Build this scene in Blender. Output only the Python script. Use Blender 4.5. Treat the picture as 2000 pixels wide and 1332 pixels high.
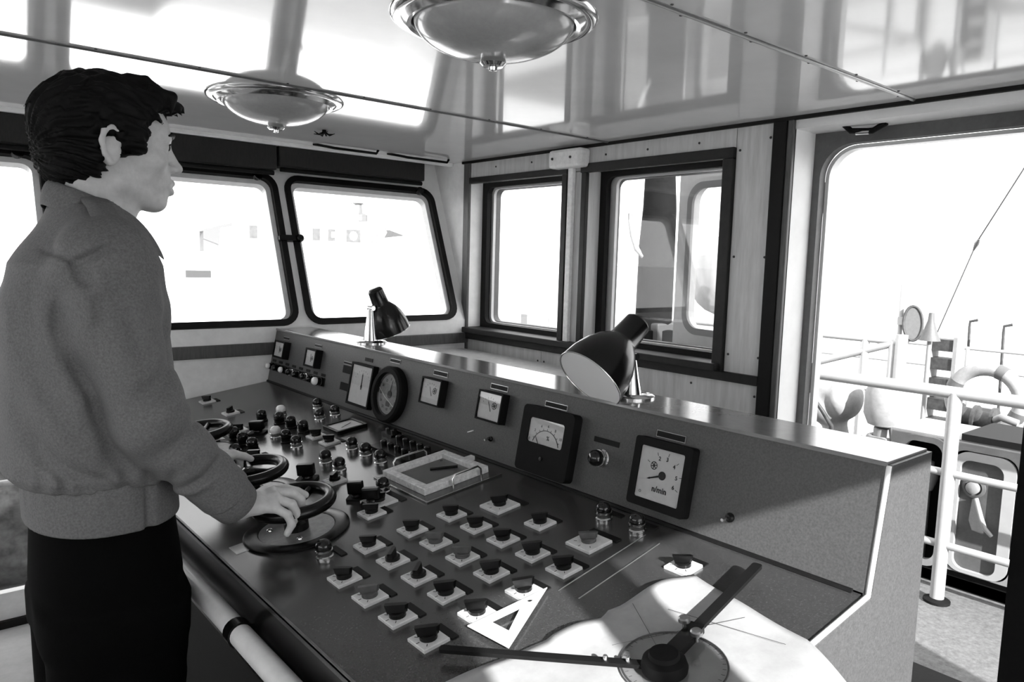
import bpy, bmesh, math, random
import numpy as np
from mathutils import Matrix, Vector, Euler

random.seed(7)
rng = np.random.default_rng(7)
SC = bpy.context.scene
for o in list(bpy.data.objects):
    bpy.data.objects.remove(o)
COL = SC.collection
PI = math.pi

# ------------------------------------------------------------------ camera
cam_data = bpy.data.cameras.new('camera')
cam_data.sensor_width = 36.0
cam_data.lens = 1455.4 / 2000 * 36.0
cam_data.clip_start = 0.02
cam_data.clip_end = 3000
cam = bpy.data.objects.new('camera', cam_data)
COL.objects.link(cam)
yaw, pitch, roll = 0.69992, -0.108824, 0.027744
fw = Vector((math.sin(yaw) * math.cos(pitch), math.cos(yaw) * math.cos(pitch), math.sin(pitch)))
rt0 = Vector((math.cos(yaw), -math.sin(yaw), 0))
up0 = rt0.cross(fw)
rt = rt0 * math.cos(roll) + up0 * math.sin(roll)
up = -rt0 * math.sin(roll) + up0 * math.cos(roll)
cam.matrix_world = Matrix(((rt.x, up.x, -fw.x, 0.0), (rt.y, up.y, -fw.y, 0.0), (rt.z, up.z, -fw.z, 1.52), (0, 0, 0, 1)))
SC.camera = cam

# ------------------------------------------------------------------ light
world = bpy.data.worlds.new('overcast_sky')
SC.world = world
world.use_nodes = True
wn = world.node_tree
bg = wn.nodes['Background']
bg.inputs['Color'].default_value = (1, 1, 1, 1)
bg.inputs['Strength'].default_value = 2.6

sun_data = bpy.data.lights.new('sun', 'SUN')
sun_data.energy = 12.0
sun_data.angle = math.radians(0.6)
sun = bpy.data.objects.new('sun', sun_data)
COL.objects.link(sun)
sun_dir = Vector((0.36, 1.0, -0.54)).normalized()
sun.rotation_euler = (-sun_dir).to_track_quat('Z', 'Y').to_euler()
sun.location = (-3, -8, 6)

vs = SC.view_settings
vs.view_transform = 'Standard'
vs.look = 'None'
vs.exposure = 0.48
vs.gamma = 1.0
vs.use_curve_mapping = False

# ------------------------------------------------------------------ materials
MATS = {}


def mat(name, v, rough=0.5, metal=0.0, var=0.0, scale=40.0, bump=0.0, bscale=200.0, spec=0.5,
        stretch=None, coat=0.0, emit=0.0, detail=4.0, v2=None, ior=None):
    """grey procedural material: value v, noise variation var, fine bump"""
    if name in MATS:
        return MATS[name]
    m = bpy.data.materials.new(name)
    m.use_nodes = True
    nt = m.node_tree
    p = nt.nodes['Principled BSDF']
    p.inputs['Roughness'].default_value = rough
    p.inputs['Metallic'].default_value = metal
    p.inputs['Specular IOR Level'].default_value = spec
    if ior:
        p.inputs['IOR'].default_value = ior
    if coat:
        p.inputs['Coat Weight'].default_value = coat
        p.inputs['Coat Roughness'].default_value = 0.06
    p.inputs['Base Color'].default_value = (v, v, v, 1)
    tc = nt.nodes.new('ShaderNodeTexCoord')
    mp = nt.nodes.new('ShaderNodeMapping')
    nt.links.new(tc.outputs['Object'], mp.inputs['Vector'])
    if stretch:
        mp.inputs['Scale'].default_value = stretch
    if var > 0:
        n = nt.nodes.new('ShaderNodeTexNoise')
        n.inputs['Scale'].default_value = scale
        n.inputs['Detail'].default_value = detail
        n.inputs['Roughness'].default_value = 0.65
        nt.links.new(mp.outputs['Vector'], n.inputs['Vector'])
        r = nt.nodes.new('ShaderNodeValToRGB')
        a = v * (1 - var)
        b = v2 if v2 is not None else min(1.0, v * (1 + var))
        r.color_ramp.elements[0].position = 0.3
        r.color_ramp.elements[0].color = (a, a, a, 1)
        r.color_ramp.elements[1].position = 0.7
        r.color_ramp.elements[1].color = (b, b, b, 1)
        nt.links.new(n.outputs['Fac'], r.inputs['Fac'])
        nt.links.new(r.outputs['Color'], p.inputs['Base Color'])
    if bump > 0:
        n2 = nt.nodes.new('ShaderNodeTexNoise')
        n2.inputs['Scale'].default_value = bscale
        n2.inputs['Detail'].default_value = 3
        nt.links.new(mp.outputs['Vector'], n2.inputs['Vector'])
        bp = nt.nodes.new('ShaderNodeBump')
        bp.inputs['Strength'].default_value = bump
        bp.inputs['Distance'].default_value = 0.002
        nt.links.new(n2.outputs['Fac'], bp.inputs['Height'])
        nt.links.new(bp.outputs['Normal'], p.inputs['Normal'])
    if emit:
        p.inputs['Emission Color'].default_value = (1, 1, 1, 1)
        p.inputs['Emission Strength'].default_value = emit
    MATS[name] = m
    return m


def pane_mat(name, tint=0.96, gloss=0.06):
    if name in MATS:
        return MATS[name]
    m = bpy.data.materials.new(name)
    m.use_nodes = True
    nt = m.node_tree
    for n in list(nt.nodes):
        nt.nodes.remove(n)
    out = nt.nodes.new('ShaderNodeOutputMaterial')
    tr = nt.nodes.new('ShaderNodeBsdfTransparent')
    tr.inputs['Color'].default_value = (tint, tint, tint, 1)
    gl = nt.nodes.new('ShaderNodeBsdfGlossy')
    gl.inputs['Roughness'].default_value = 0.02
    mx = nt.nodes.new('ShaderNodeMixShader')
    mx.inputs['Fac'].default_value = gloss
    nt.links.new(tr.outputs[0], mx.inputs[1])
    nt.links.new(gl.outputs[0], mx.inputs[2])
    nt.links.new(mx.outputs[0], out.inputs['Surface'])
    MATS[name] = m
    return m


# room
M_CEIL = mat('glossy_ceiling_laminate', 0.72, rough=0.07, var=0.04, scale=6, ior=1.62, spec=0.6)
M_WOOD = mat('veneer_wall_panel', 0.56, rough=0.38, var=0.16, scale=7, stretch=(6, 6, 0.6), bump=0.03, bscale=120)
M_PAINT = mat('white_wall_paint', 0.80, rough=0.45, var=0.06, scale=9, bump=0.03, bscale=90)
M_PALE = mat('pale_laminate', 0.84, rough=0.35, var=0.08, scale=14)
M_DARKTRIM = mat('dark_wood_trim', 0.014, rough=0.5, spec=0.3, var=0.35, scale=30, stretch=(4, 1, 1))
M_MIDTRIM = mat('brown_wood_trim', 0.075, rough=0.45, var=0.3, scale=25, stretch=(6, 6, 0.7))
M_RUBBER = mat('black_rubber', 0.006, rough=0.6, spec=0.2, var=0.2, scale=50)
M_BLACK = mat('black_bakelite', 0.004, rough=0.25, spec=0.3, var=0.2, scale=60)
M_BLACKM = mat('black_matte', 0.006, rough=0.7, spec=0.15, var=0.2, scale=60)
M_CHROME = mat('chrome', 0.72, rough=0.14, metal=1.0, var=0.05, scale=30)
M_STEEL = mat('brushed_steel', 0.5, rough=0.32, metal=1.0, var=0.15, scale=60)
M_SCREW = mat('dark_screw', 0.05, rough=0.5, metal=0.6)
M_FLOOR = mat('lino_floor', 0.42, rough=0.5, var=0.12, scale=12)
M_CONSOLE = mat('hammered_grey_panel', 0.068, rough=0.5, var=0.28, scale=260, bump=0.10, bscale=420)
M_DESK = mat('hammered_grey_desk', 0.042, rough=0.22, ior=1.8, var=0.32, scale=260, bump=0.05, bscale=420)
M_CTOP = mat('polished_grey_top', 0.20, rough=0.13, var=0.08, scale=30, ior=1.6)
M_CSIDE = mat('light_grey_end_panel', 0.090, rough=0.45, var=0.24, scale=260, bump=0.08, bscale=420)
M_EDGE = mat('white_edge_piping', 0.8, rough=0.4)
M_DIAL = mat('white_dial', 0.62, rough=0.35, var=0.06, scale=70)
M_DIALG = mat('grey_dial', 0.22, rough=0.35, var=0.25, scale=70)
M_PLATE = mat('ivory_switch_plate', 0.66, rough=0.4, var=0.10, scale=120)
M_NAME = mat('black_name_plate', 0.006, rough=0.6, spec=0.2)
M_INK = mat('black_ink', 0.012, rough=0.6)
M_GLASS = pane_mat('window_glass')
M_CLEAR = pane_mat('clear_plastic', tint=0.9, gloss=0.10)
M_LENS = mat('dark_lens', 0.008, rough=0.08, spec=0.5)
M_LENSW = mat('white_lens', 0.8, rough=0.1, coat=1.0)
M_OPAL = mat('frosted_opal_glass', 0.36, rough=0.22, var=0.06, scale=90, coat=0.5)
M_PIPE = mat('white_pipe_enamel', 0.75, rough=0.3, var=0.06, scale=30)
M_PAPER = mat('chart_paper', 0.36, rough=0.75, var=0.10, scale=30, detail=8)
M_BOXW = mat('painted_metal_box', 0.80, rough=0.5, var=0.12, scale=60)

# ------------------------------------------------------------------ mesh tools


class MB:
    """collects polygons, builds ONE mesh object"""

    def __init__(self):
        self.v = []
        self.f = []

    def add(self, verts, faces):
        o = len(self.v)
        self.v.extend([tuple(p) for p in verts])
        self.f.extend([tuple(i + o for i in fc) for fc in faces])
        return self

    def box(self, c, s, rot=None):
        x, y, z = s[0] / 2, s[1] / 2, s[2] / 2
        P = [Vector(p) for p in ((-x, -y, -z), (x, -y, -z), (x, y, -z), (-x, y, -z), (-x, -y, z), (x, -y, z), (x, y, z), (-x, y, z))]
        if rot is not None:
            P = [rot @ p for p in P]
        c = Vector(c)
        return self.add([c + p for p in P], [(0, 3, 2, 1), (4, 5, 6, 7), (0, 1, 5, 4), (1, 2, 6, 5), (2, 3, 7, 6), (3, 0, 4, 7)])

    def bb(self, x0, x1, y0, y1, z0, z1):
        return self.box(((x0 + x1) / 2, (y0 + y1) / 2, (z0 + z1) / 2), (abs(x1 - x0), abs(y1 - y0), abs(z1 - z0)))

    def lathe(self, prof, n=24, M=None):
        """prof: list of (r, z) bottom to top, axis +Z"""
        V, F = [], []
        k = len(prof)
        for r, z in prof:
            for i in range(n):
                a = 2 * PI * i / n
                V.append(Vector((r * math.cos(a), r * math.sin(a), z)))
        for j in range(k - 1):
            for i in range(n):
                i2 = (i + 1) % n
                F.append((j * n + i, j * n + i2, (j + 1) * n + i2, (j + 1) * n + i))
        if prof[0][0] > 1e-6:
            F.append(tuple(range(n - 1, -1, -1)))
        if prof[-1][0] > 1e-6:
            F.append(tuple((k - 1) * n + i for i in range(n)))
        if M is not None:
            V = [M @ p for p in V]
        return self.add(V, F)

    def cyl(self, a, b, r, r2=None, n=16):
        a, b = Vector(a), Vector(b)
        d = b - a
        L = d.length
        q = d.to_track_quat('Z', 'Y').to_matrix().to_4x4()
        M = Matrix.Translation(a) @ q
        return self.lathe([(r, 0), (r if r2 is None else r2, L)], n, M)

    def tube(self, pts, r, n=10, closed=False, caps=True):
        pts = [Vector(p) for p in pts]
        k = len(pts)
        rs = r if isinstance(r, (list, tuple)) else [r] * k
        V, F = [], []
        up_ = None
        for i, p in enumerate(pts):
            if closed:
                t = (pts[(i + 1) % k] - pts[i - 1]).normalized()
            else:
                t = (pts[min(i + 1, k - 1)] - pts[max(i - 1, 0)]).normalized()
            if up_ is None:
                up_ = Vector((0, 0, 1)) if abs(t.z) < 0.9 else Vector((1, 0, 0))
            s = t.cross(up_).normalized()
            up_ = s.cross(t).normalized()
            for j in range(n):
                a = 2 * PI * j / n
                V.append(p + (s * math.cos(a) + up_ * math.sin(a)) * rs[i])
        for i in range(k if closed else k - 1):
            i2 = (i + 1) % k
            for j in range(n):
                j2 = (j + 1) % n
                F.append((i * n + j, i * n + j2, i2 * n + j2, i2 * n + j))
        if caps and not closed:
            F.append(tuple(range(n - 1, -1, -1)))
            F.append(tuple((k - 1) * n + j for j in range(n)))
        return self.add(V, F)

    def prism(self, poly, M, t):
        """poly: 2D points (ccw), extruded along local +Z by t, M maps local->target"""
        n = len(poly)
        V = [M @ Vector((p[0], p[1], 0)) for p in poly] + [M @ Vector((p[0], p[1], t)) for p in poly]
        F = [tuple(range(n - 1, -1, -1)), tuple(range(n, 2 * n))]
        for i in range(n):
            j = (i + 1) % n
            F.append((i, j, n + j, n + i))
        return self.add(V, F)

    def plate(self, outer, holes, M, t):
        """flat plate with holes: local XY outline, thickness t along +Z"""
        bm = bmesh.new()
        loops = [outer] + list(holes)
        edges = []
        for lp in loops:
            vs_ = [bm.verts.new((p[0], p[1], 0)) for p in lp]
            for i in range(len(vs_)):
                edges.append(bm.edges.new((vs_[i], vs_[(i + 1) % len(vs_)])))
        bmesh.ops.triangle_fill(bm, use_beauty=True, use_dissolve=False, edges=edges)
        bm.verts.index_update()
        tri = [[v.index for v in f.verts] for f in bm.faces]
        pts = [v.co.copy() for v in bm.verts]
        nrm = [f.normal.z for f in bm.faces]
        bm.free()
        n = len(pts)
        V = [M @ p for p in pts] + [M @ (p + Vector((0, 0, t))) for p in pts]
        F = []
        for T, z in zip(tri, nrm):
            if z < 0:
                T = T[::-1]
            F.append(tuple(i + n for i in T))
            F.append(tuple(T[::-1]))
        o = 0
        for lp in loops:
            k = len(lp)
            area = sum(lp[i][0] * lp[(i + 1) % k][1] - lp[(i + 1) % k][0] * lp[i][1] for i in range(k))
            for i in range(k):
                a, b = o + i, o + (i + 1) % k
                outer_ccw = (area > 0) == (o == 0)
                F.append((a, b, b + n, a + n) if outer_ccw else (b, a, a + n, b + n))
            o += k
        return self.add(V, F)

    def build(self, name, m, parent=None, smooth=None, M=None, bevel=0.0):
        me = bpy.data.meshes.new(name)
        me.from_pydata(self.v, [], self.f)
        if M is not None:
            me.transform(M)
        me.update()
        return link(name, me, m, parent, smooth, bevel)


def link(name, me, m, parent=None, smooth=None, bevel=0.0):
    o = bpy.data.objects.new(name, me)
    if m is not None and len(me.materials) == 0:
        me.materials.append(m)
    COL.objects.link(o)
    if parent is not None:
        o.parent = parent
        o.matrix_parent_inverse = WORLD.get(parent.name, Matrix()).inverted()
    if smooth:
        ang = math.radians(smooth)
        me.shade_smooth()
        me.set_sharp_from_angle(angle=ang)
    if bevel:
        b = o.modifiers.new('bevel', 'BEVEL')
        b.width = bevel
        b.segments = 2
        b.limit_method = 'ANGLE'
        b.angle_limit = math.radians(40)
    return o


WORLD = {}


def place(name, me, parent, M, local=False):
    """object on shared mesh data me, at world matrix M (or at M local to its parent)"""
    o = bpy.data.objects.new(name, me)
    COL.objects.link(o)
    o.parent = parent
    o.matrix_basis = M
    if parent is not None and not local:
        o.matrix_parent_inverse = WORLD.get(parent.name, Matrix()).inverted()
    WORLD[o.name] = M
    return o


def mesh_of(mb, name, m, smooth=None, M=None):
    me = bpy.data.meshes.new(name)
    me.from_pydata(mb.v, [], mb.f)
    if M is not None:
        me.transform(M)
    me.update()
    me.materials.append(m)
    if smooth:
        me.shade_smooth()
        me.set_sharp_from_angle(angle=math.radians(smooth))
    return me


def empty(name, loc=(0, 0, 0), rz=0.0):
    o = bpy.data.objects.new(name, None)
    o.empty_display_size = 0.1
    COL.objects.link(o)
    o.location = loc
    o.rotation_euler = (0, 0, rz)
    WORLD[o.name] = Matrix.Translation(loc) @ Matrix.Rotation(rz, 4, 'Z')
    return o


def tag(o, label=None, cat=None, group=None, kind=None):
    if label:
        o['label'] = label
    if cat:
        o['category'] = cat
    if group:
        o['group'] = group
    if kind:
        o['kind'] = kind
    return o


def struct(o, label=None, cat=None):
    o['kind'] = 'structure'
    if label:
        o['label'] = label
    if cat:
        o['category'] = cat
    return o


def rrect(x0, x1, y0, y1, r, n=6):
    P = []
    for cx, cy, a0 in ((x1 - r, y0 + r, -90), (x1 - r, y1 - r, 0), (x0 + r, y1 - r, 90), (x0 + r, y0 + r, 180)):
        for i in range(n + 1):
            a = math.radians(a0 + 90 * i / n)
            P.append((cx + r * math.cos(a), cy + r * math.sin(a)))
    return P


def rect(x0, x1, y0, y1):
    return [(x0, y0), (x1, y0), (x1, y1), (x0, y1)]


def frame(origin, ex, ey):
    ex, ey = Vector(ex).normalized(), Vector(ey).normalized()
    ez = ex.cross(ey).normalized()
    o = Vector(origin)
    return Matrix(((ex.x, ey.x, ez.x, o.x), (ex.y, ey.y, ez.y, o.y), (ex.z, ey.z, ez.z, o.z), (0, 0, 0, 1)))


def text_mesh(txt, size, M, name='lettering', m=None, parent=None, align='CENTER', bold=0.0):
    cu = bpy.data.curves.new(name, 'FONT')
    cu.body = txt
    cu.size = size
    cu.align_x = align
    cu.align_y = 'CENTER'
    cu.extrude = 0.0002
    cu.offset = bold
    cu.resolution_u = 3
    to = bpy.data.objects.new(name, cu)
    COL.objects.link(to)
    dg = bpy.context.evaluated_depsgraph_get()
    me = bpy.data.meshes.new_from_object(to.evaluated_get(dg))
    bpy.data.objects.remove(to)
    bpy.data.curves.remove(cu)
    me.transform(M)
    me.materials.clear()
    return link(name, me, m or M_INK, parent)
# ================================================================== ROOM
XR = 2.19            # right wall lining
YF = 2.95            # front wall below the sill
ZC = 1.985           # ceiling
XL = -1.5            # left wall
YA = -0.85           # aft wall
RAKE = 0.40          # the front windows lean outward


def yfront(z):
    return YF + RAKE * (z - 1.22)


# floor -----------------------------------------------------------
fl = MB().bb(XL - 0.1, 2.36, YA - 0.1, 3.52, -0.06, 0.0).build('floor', M_FLOOR)
struct(fl, 'pale worn floor covering of the wheelhouse', 'floor')

# ceiling: three glossy panels with metal strips over the joints -----
ceil = MB().bb(XL - 0.1, 2.40, YA - 0.1, 3.45, ZC + 0.012, ZC + 0.06).build('ceiling', M_CEIL)
struct(ceil, 'glossy pale ceiling reflecting the windows', 'ceiling')
for y0, y1 in ((YA, 0.908), (0.912, 2.038), (2.042, 3.10)):
    MB().bb(XL, 2.34, y0, y1, ZC, ZC + 0.012).build('ceiling_panel', M_CEIL, ceil)
M_STRIP = mat('metal_joint_strip', 0.55, rough=0.3, metal=0.8, var=0.1)
M_STRIPD = mat('dull_joint_strip', 0.16, rough=0.4, metal=0.4, var=0.2)
for yy, m_, w in ((2.04, M_STRIPD, 0.011), (0.91, M_STRIP, 0.013)):
    st = MB().tube([(XL, yy, ZC), (2.19, yy, ZC)], w / 2, n=8).build('joint_strip', m_, ceil, smooth=50)
    for i in range(9):
        x = 0.2 + i * 0.235
        for sgn in (-1, 1):
            MB().lathe([(0.0, -0.0022), (0.003, -0.0016), (0.0036, 0)], 8,
                       Matrix.Translation((x + 0.03 * sgn, yy + sgn * 0.013, ZC))).build('screw', M_SCREW, st)
# front edge trim of the ceiling
struct(MB().bb(XL, 2.185, 3.085, 3.108, ZC - 0.016, ZC + 0.012).build('trim_1', M_PALE, bevel=0.004), 'pale ceiling edge trim above the front windows', 'trim')
# dark gap line along the right wall
struct(MB().bb(2.176, 2.19, 0.0, 3.0, ZC - 0.011, ZC + 0.001).build('trim_2', M_RUBBER), 'thin black joint where ceiling meets the right wall', 'trim')

# front wall ------------------------------------------------------
n_in = Vector((0, -1, RAKE)).normalized()
T_F = 0.05
F0 = Vector((0, YF, 1.22)) - n_in * T_F
MF = frame(F0, (1, 0, 0), (0, RAKE, 1))          # local z points inward
SL = math.sqrt(1 + RAKE * RAKE)
win_x = [(-1.20, -0.37), (-0.30, 0.45), (0.52, 1.306), (1.37, 2.122)]
s0, s1 = 0.016 * SL, 0.625 * SL
wf = MB()
wf.plate(rect(XL - 0.1, 2.36, 0.0, 0.85 * SL), [rrect(a, b, s0, s1, 0.055) for a, b in win_x], MF, T_F)
wall_front = wf.build('wall_front', M_PAINT)

struct(wall_front, 'pale front wall with outward leaning windows', 'wall')
lower = MB().bb(0.47, 2.36, YF, YF + 0.05, 0, 1.22).build('lower_panel', M_PALE, wall_front)
MB().bb(XL - 0.1, 0.47, YF, YF + 0.05, 1.10, 1.22).build('lower_panel', M_PALE, wall_front)
MB().bb(XL - 0.1, -0.25, YF, YF + 0.05, 0, 1.10).build('lower_panel', M_PALE, wall_front)
struct(MB().bb(XL, 2.19, YF - 0.014, YF - 0.001, 1.107, 1.157).build('trim_3', M_MIDTRIM, bevel=0.003), 'brown wooden rail under the front windows', 'trim')
for k, (a, b) in enumerate(win_x):
    w = MB()
    Mg = frame(Vector((0, YF, 1.22)) - n_in * 0.012, (1, 0, 0), (0, RAKE, 1))
    w.plate(rrect(a - 0.016, b + 0.016, s0 - 0.016, s1 + 0.016, 0.070), [rrect(a + 0.010, b - 0.010, s0 + 0.010, s1 - 0.010, 0.046)], Mg, 0.024)
    wn_ = w.build('window_%d' % (k + 1), M_RUBBER, smooth=35)
    side = ['far left', 'left, beside the helmsman', 'middle, in front of the helmsman', 'right, by the corner'][k]
    struct(wn_, 'raked front window with rounded black rubber gasket, ' + side, 'window')
    p_ = MB().plate(rrect(a + 0.004, b - 0.004, s0 + 0.004, s1 - 0.004, 0.05), [], frame(Vector((0, YF, 1.22)) - n_in * 0.060, (1, 0, 0), (0, RAKE, 1)), 0.005)
    p_.build('pane', M_GLASS, wn_)
    # pale inner rim of the steel opening, seen past the gasket
    w2 = MB().plate(rrect(a + 0.008, b - 0.008, s0 + 0.008, s1 - 0.008, 0.048), [rrect(a + 0.030, b - 0.030, s0 + 0.018, s1 - 0.030, 0.035)], frame(Vector((0, YF, 1.22)) - n_in * 0.052, (1, 0, 0), (0, RAKE, 1)), 0.038)
    w2.build('outer_rim', M_PIPE, wn_)
    # round black clamp at the upper corner
    px_ = b - 0.075
    c = MF @ Vector((px_, s1 - 0.012, T_F + 0.005))
    Mc = Matrix.Translation(c) @ n_in.to_track_quat('Z', 'Y').to_matrix().to_4x4()
    MB().lathe([(0.010, 0), (0.010, 0.012), (0.019, 0.014), (0.021, 0.026), (0.017, 0.034), (0, 0.036)], 16, Mc).build('clamp_knob', M_BLACK, wn_, smooth=40)
# clip joining the two window gaskets
c = MF @ Vector((1.338, 0.36 * SL, T_F))
Mc = frame(c, (1, 0, 0), (0, RAKE, 1))
cl = MB().plate(rrect(-0.050, 0.050, -0.013, 0.013, 0.008), [], Mc, 0.018)
cl.lathe([(0.017, 0), (0.017, 0.024), (0.012, 0.03), (0, 0.031)], 14, Mc @ Matrix.Translation((0.042, 0.0, 0)))
tag(cl.build('window_catch', M_BLACK, smooth=40), 'small black catch bridging the two front window gaskets', 'catch')

# blind boxes under the ceiling edge
for nm, x0, x1, z0, lab in (('blind_box', XL, 1.29, 1.868, 'dark roller blind box above the middle front window'),
                            ('blind_box', 1.30, 2.03, 1.886, 'dark roller blind box above the corner front window')):
    b_ = empty(nm, ((x0 + x1) / 2, 3.16, z0))
    tag(b_, lab, 'blind box', 'roller blind boxes')
    MB().bb(x0, x1, 3.10, 3.205, z0, 1.972).build('housing', M_DARKTRIM, b_, bevel=0.006)
    MB().cyl((x0 + 0.01, 3.115, z0 - 0.012), (x1 - 0.01, 3.115, z0 - 0.012), 0.010, n=10).build('bottom_bar', M_BLACKM, b_, smooth=40)

# low glazed bay left of the console ---------------------------------
bay = MB()
bay.bb(0.47, 0.53, YF + 0.05, 3.52, 0, 1.12)
bay.bb(-0.31, -0.25, YF + 0.05, 3.52, 0, 1.12)
bay.bb(-0.31, 0.53, YF + 0.0, 3.52, 1.10, 1.13)
wall_bay = bay.build('wall_bay', M_PAINT)
struct(wall_bay, 'painted bay beside the console with a low window', 'wall')
Mb = frame((0, 3.50, 0), (1, 0, 0), (0, 0, 1))
w = MB().plate(rect(-0.25, 0.47, 0.03, 1.10), [rrect(-0.17, 0.40, 0.14, 1.0, 0.03)], Mb, 0.04)
lw = w.build('window_5', M_PIPE)
struct(lw, 'low white framed window beside the console front', 'window')
MB().plate(rect(-0.18, 0.41, 0.13, 1.01), [], frame((0, 3.49, 0), (1, 0, 0), (0, 0, 1)), 0.005).build('pane', M_GLASS, lw)
struct(MB().bb(-0.25, 0.47, 3.44, 3.50, 0.0, 0.03).build('baseboard_front', M_RUBBER), 'black skirting under the low window', 'baseboard')

# right wall --------------------------------------------------------
MR = lambda x: frame((x, 0, 0), (0, 1, 0), (0, 0, 1))     # local x = world y, local y = world z, extrude +x
W1 = (2.285, 2.935)
W2 = (1.505, 2.150)
WZ = (1.185, 1.885)
DO = (0.575, 1.238, 0.25, 1.908)                            # door opening y0 y1 z0 z1
outer = [(YA - 0.1, -0.06), (3.0, -0.06), (3.0, 1.22), (3.32, 2.05), (YA - 0.1, 2.05)]
wr = MB().plate(outer, [rrect(W1[0] + 0.03, W1[1] - 0.03, WZ[0] + 0.03, WZ[1] - 0.03, 0.035),
                        rrect(W2[0] + 0.03, W2[1] - 0.03, WZ[0] + 0.03, WZ[1] - 0.03, 0.035),
                        rrect(DO[0], DO[1], DO[2], DO[3], 0.10, 10)], MR(2.315), 0.035)
M_STEELG = mat('dark_grey_painted_steel', 0.10, rough=0.5, var=0.15, scale=40)
wall_right = wr.build('wall_right', M_STEELG)
struct(wall_right, 'right wall lined with veneer panels between dark window frames', 'wall')
X1 = 2.315


def lining(y0, y1, z0, z1, m=None):
    g = 0.0012
    return MB().bb(XR, X1, y0 + g, y1 - g, z0 + g, z1 - g).build('wall_panel', m or M_WOOD, wall_right, bevel=0.0015)


pan = [lining(1.330, 1.470, 1.150, ZC), lining(1.470, 2.185, 1.885, ZC), lining(2.185, 2.94, 1.885, ZC),
       lining(2.150, 2.285, 1.150, 1.885), lining(1.330, 2.40, 0.0, 1.150), lining(2.40, 2.94, 0.0, 1.150)]
lining(1.470, 1.505, 1.150, 1.885, M_DARKTRIM)
lining(1.505, 2.150, 1.150, 1.185)
lining(2.285, 2.94, 1.150, 1.185)
lining(2.938, 2.984, 0.0, ZC, M_PALE)
MB().prism([(2.985, 0.0), (2.99, 1.22), (3.31, 2.03), (2.985, 2.03)], MR(XR), X1 - XR).build('wall_panel', M_PALE, wall_right)
# far reveal of the first window, corner post
struct(MB().bb(2.178, 2.1935, 2.940, 2.985, 0.95, ZC).build('trim_4', M_MIDTRIM, bevel=0.003), 'brown corner post between front and right wall', 'trim')
# window trims (dark wood)
def trim_box(name, parts, m, label):
    t = MB()
    for p in parts:
        t.bb(*p)
    return struct(t.build(name, m, bevel=0.003), label, 'trim')


xt0, xt1 = 2.176, 2.195
trim_box('trim_5', [(xt0, xt1, 2.262, 2.94, 1.876, 1.905), (xt0, 2.20, 2.262, 2.292, 1.15, 1.876)], M_DARKTRIM, 'dark wooden frame around the small right wall window')
trim_box('trim_6', [(xt0, xt1, 1.470, 2.185, 1.876, 1.912), (xt0, xt1, 1.470, 1.512, 1.15, 1.876), (xt0, xt1, 2.150, 2.178, 1.15, 1.876)], M_DARKTRIM, 'dark wooden frame around the wide right wall window')
trim_box('trim_7', [(2.150, 2.315, 1.480, 2.94, 1.160, 1.186), (2.172, 2.192, 1.33, 2.94, 1.128, 1.160)], M_DARKTRIM, 'long dark window ledge along the right wall')
trim_box('trim_8', [(2.174, 2.20, 1.282, 1.330, 0.0, ZC - 0.01)], M_RUBBER, 'black vertical strip at the end of the panelled wall')
trim_box('trim_9', [(2.178, 2.2, 1.262, 1.282, 0.0, ZC - 0.01)], M_MIDTRIM, 'narrow brown strip beside the door jamb')
jam = MB().bb(2.192, X1, 1.262, 1.330, 0.0, ZC)
jam.bb(2.192, X1, 0.45, 1.262, 1.948, ZC)
struct(jam.build('trim_10', M_PAINT), 'pale painted door jamb on the right', 'trim')
struct(MB().bb(2.20, 2.385, 0.45, 1.262, 0.046, 0.315).build('trim_11', M_BLACKM), 'black raised door sill', 'trim')
near = MB().bb(XR, X1, YA, 0.55, 0.0, ZC)
near.bb(2.165, 2.36, 0.50, 0.575, 0.0, ZC)
near.build('wall_panel', M_BLACKM, wall_right)  # near jamb and wall coloured black for the shadow they lie in
# screws in the panels
for (y, z) in ((1.345, 1.93), (1.455, 1.90), (1.34, 1.55), (1.455, 1.55), (1.34, 1.22), (1.455, 1.22), (1.345, 1.09), (1.60, 1.10), (1.9, 1.08), (2.2, 1.07),
               (2.38, 1.08), (2.42, 1.08), (1.62, 1.94), (1.85, 1.94), (2.06, 1.94), (2.5, 1.945), (2.75, 1.945)):
    MB().lathe([(0.0045, 0), (0.004, 0.002), (0, 0.0025)], 8, frame((XR, y, z), (0, -1, 0), (0, 0, 1))).build('screw', M_SCREW, wall_right)
for k, (w_, lab) in enumerate(((W1, 'small window in the right wall near the corner'), (W2, 'wide window in the right wall showing the open door outside'))):
    r = MB().plate(rect(w_[0] - 0.004, w_[1] + 0.004, WZ[0] - 0.004, WZ[1] + 0.004), [rrect(w_[0] + 0.034, w_[1] - 0.034, WZ[0] + 0.022, WZ[1] - 0.022, 0.035)], MR(2.262), 0.022)
    win = r.build('window_%d' % (6 + k), M_RUBBER)
    struct(win, lab, 'window')
    MB().plate(rect(w_[0] + 0.02, w_[1] - 0.02, WZ[0] + 0.02, WZ[1] - 0.02), [], MR(2.288), 0.005).build('pane', M_GLASS, win)
    MB().plate(rrect(w_[0] + 0.026, w_[1] - 0.026, WZ[0] + 0.018, WZ[1] - 0.018, 0.035), [rrect(w_[0] + 0.042, w_[1] - (0.042 if k == 0 else 0.056), WZ[0] + 0.026, WZ[1] - 0.028, 0.03)], MR(2.296), 0.015).build('outer_rim', M_PIPE, win)
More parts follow.
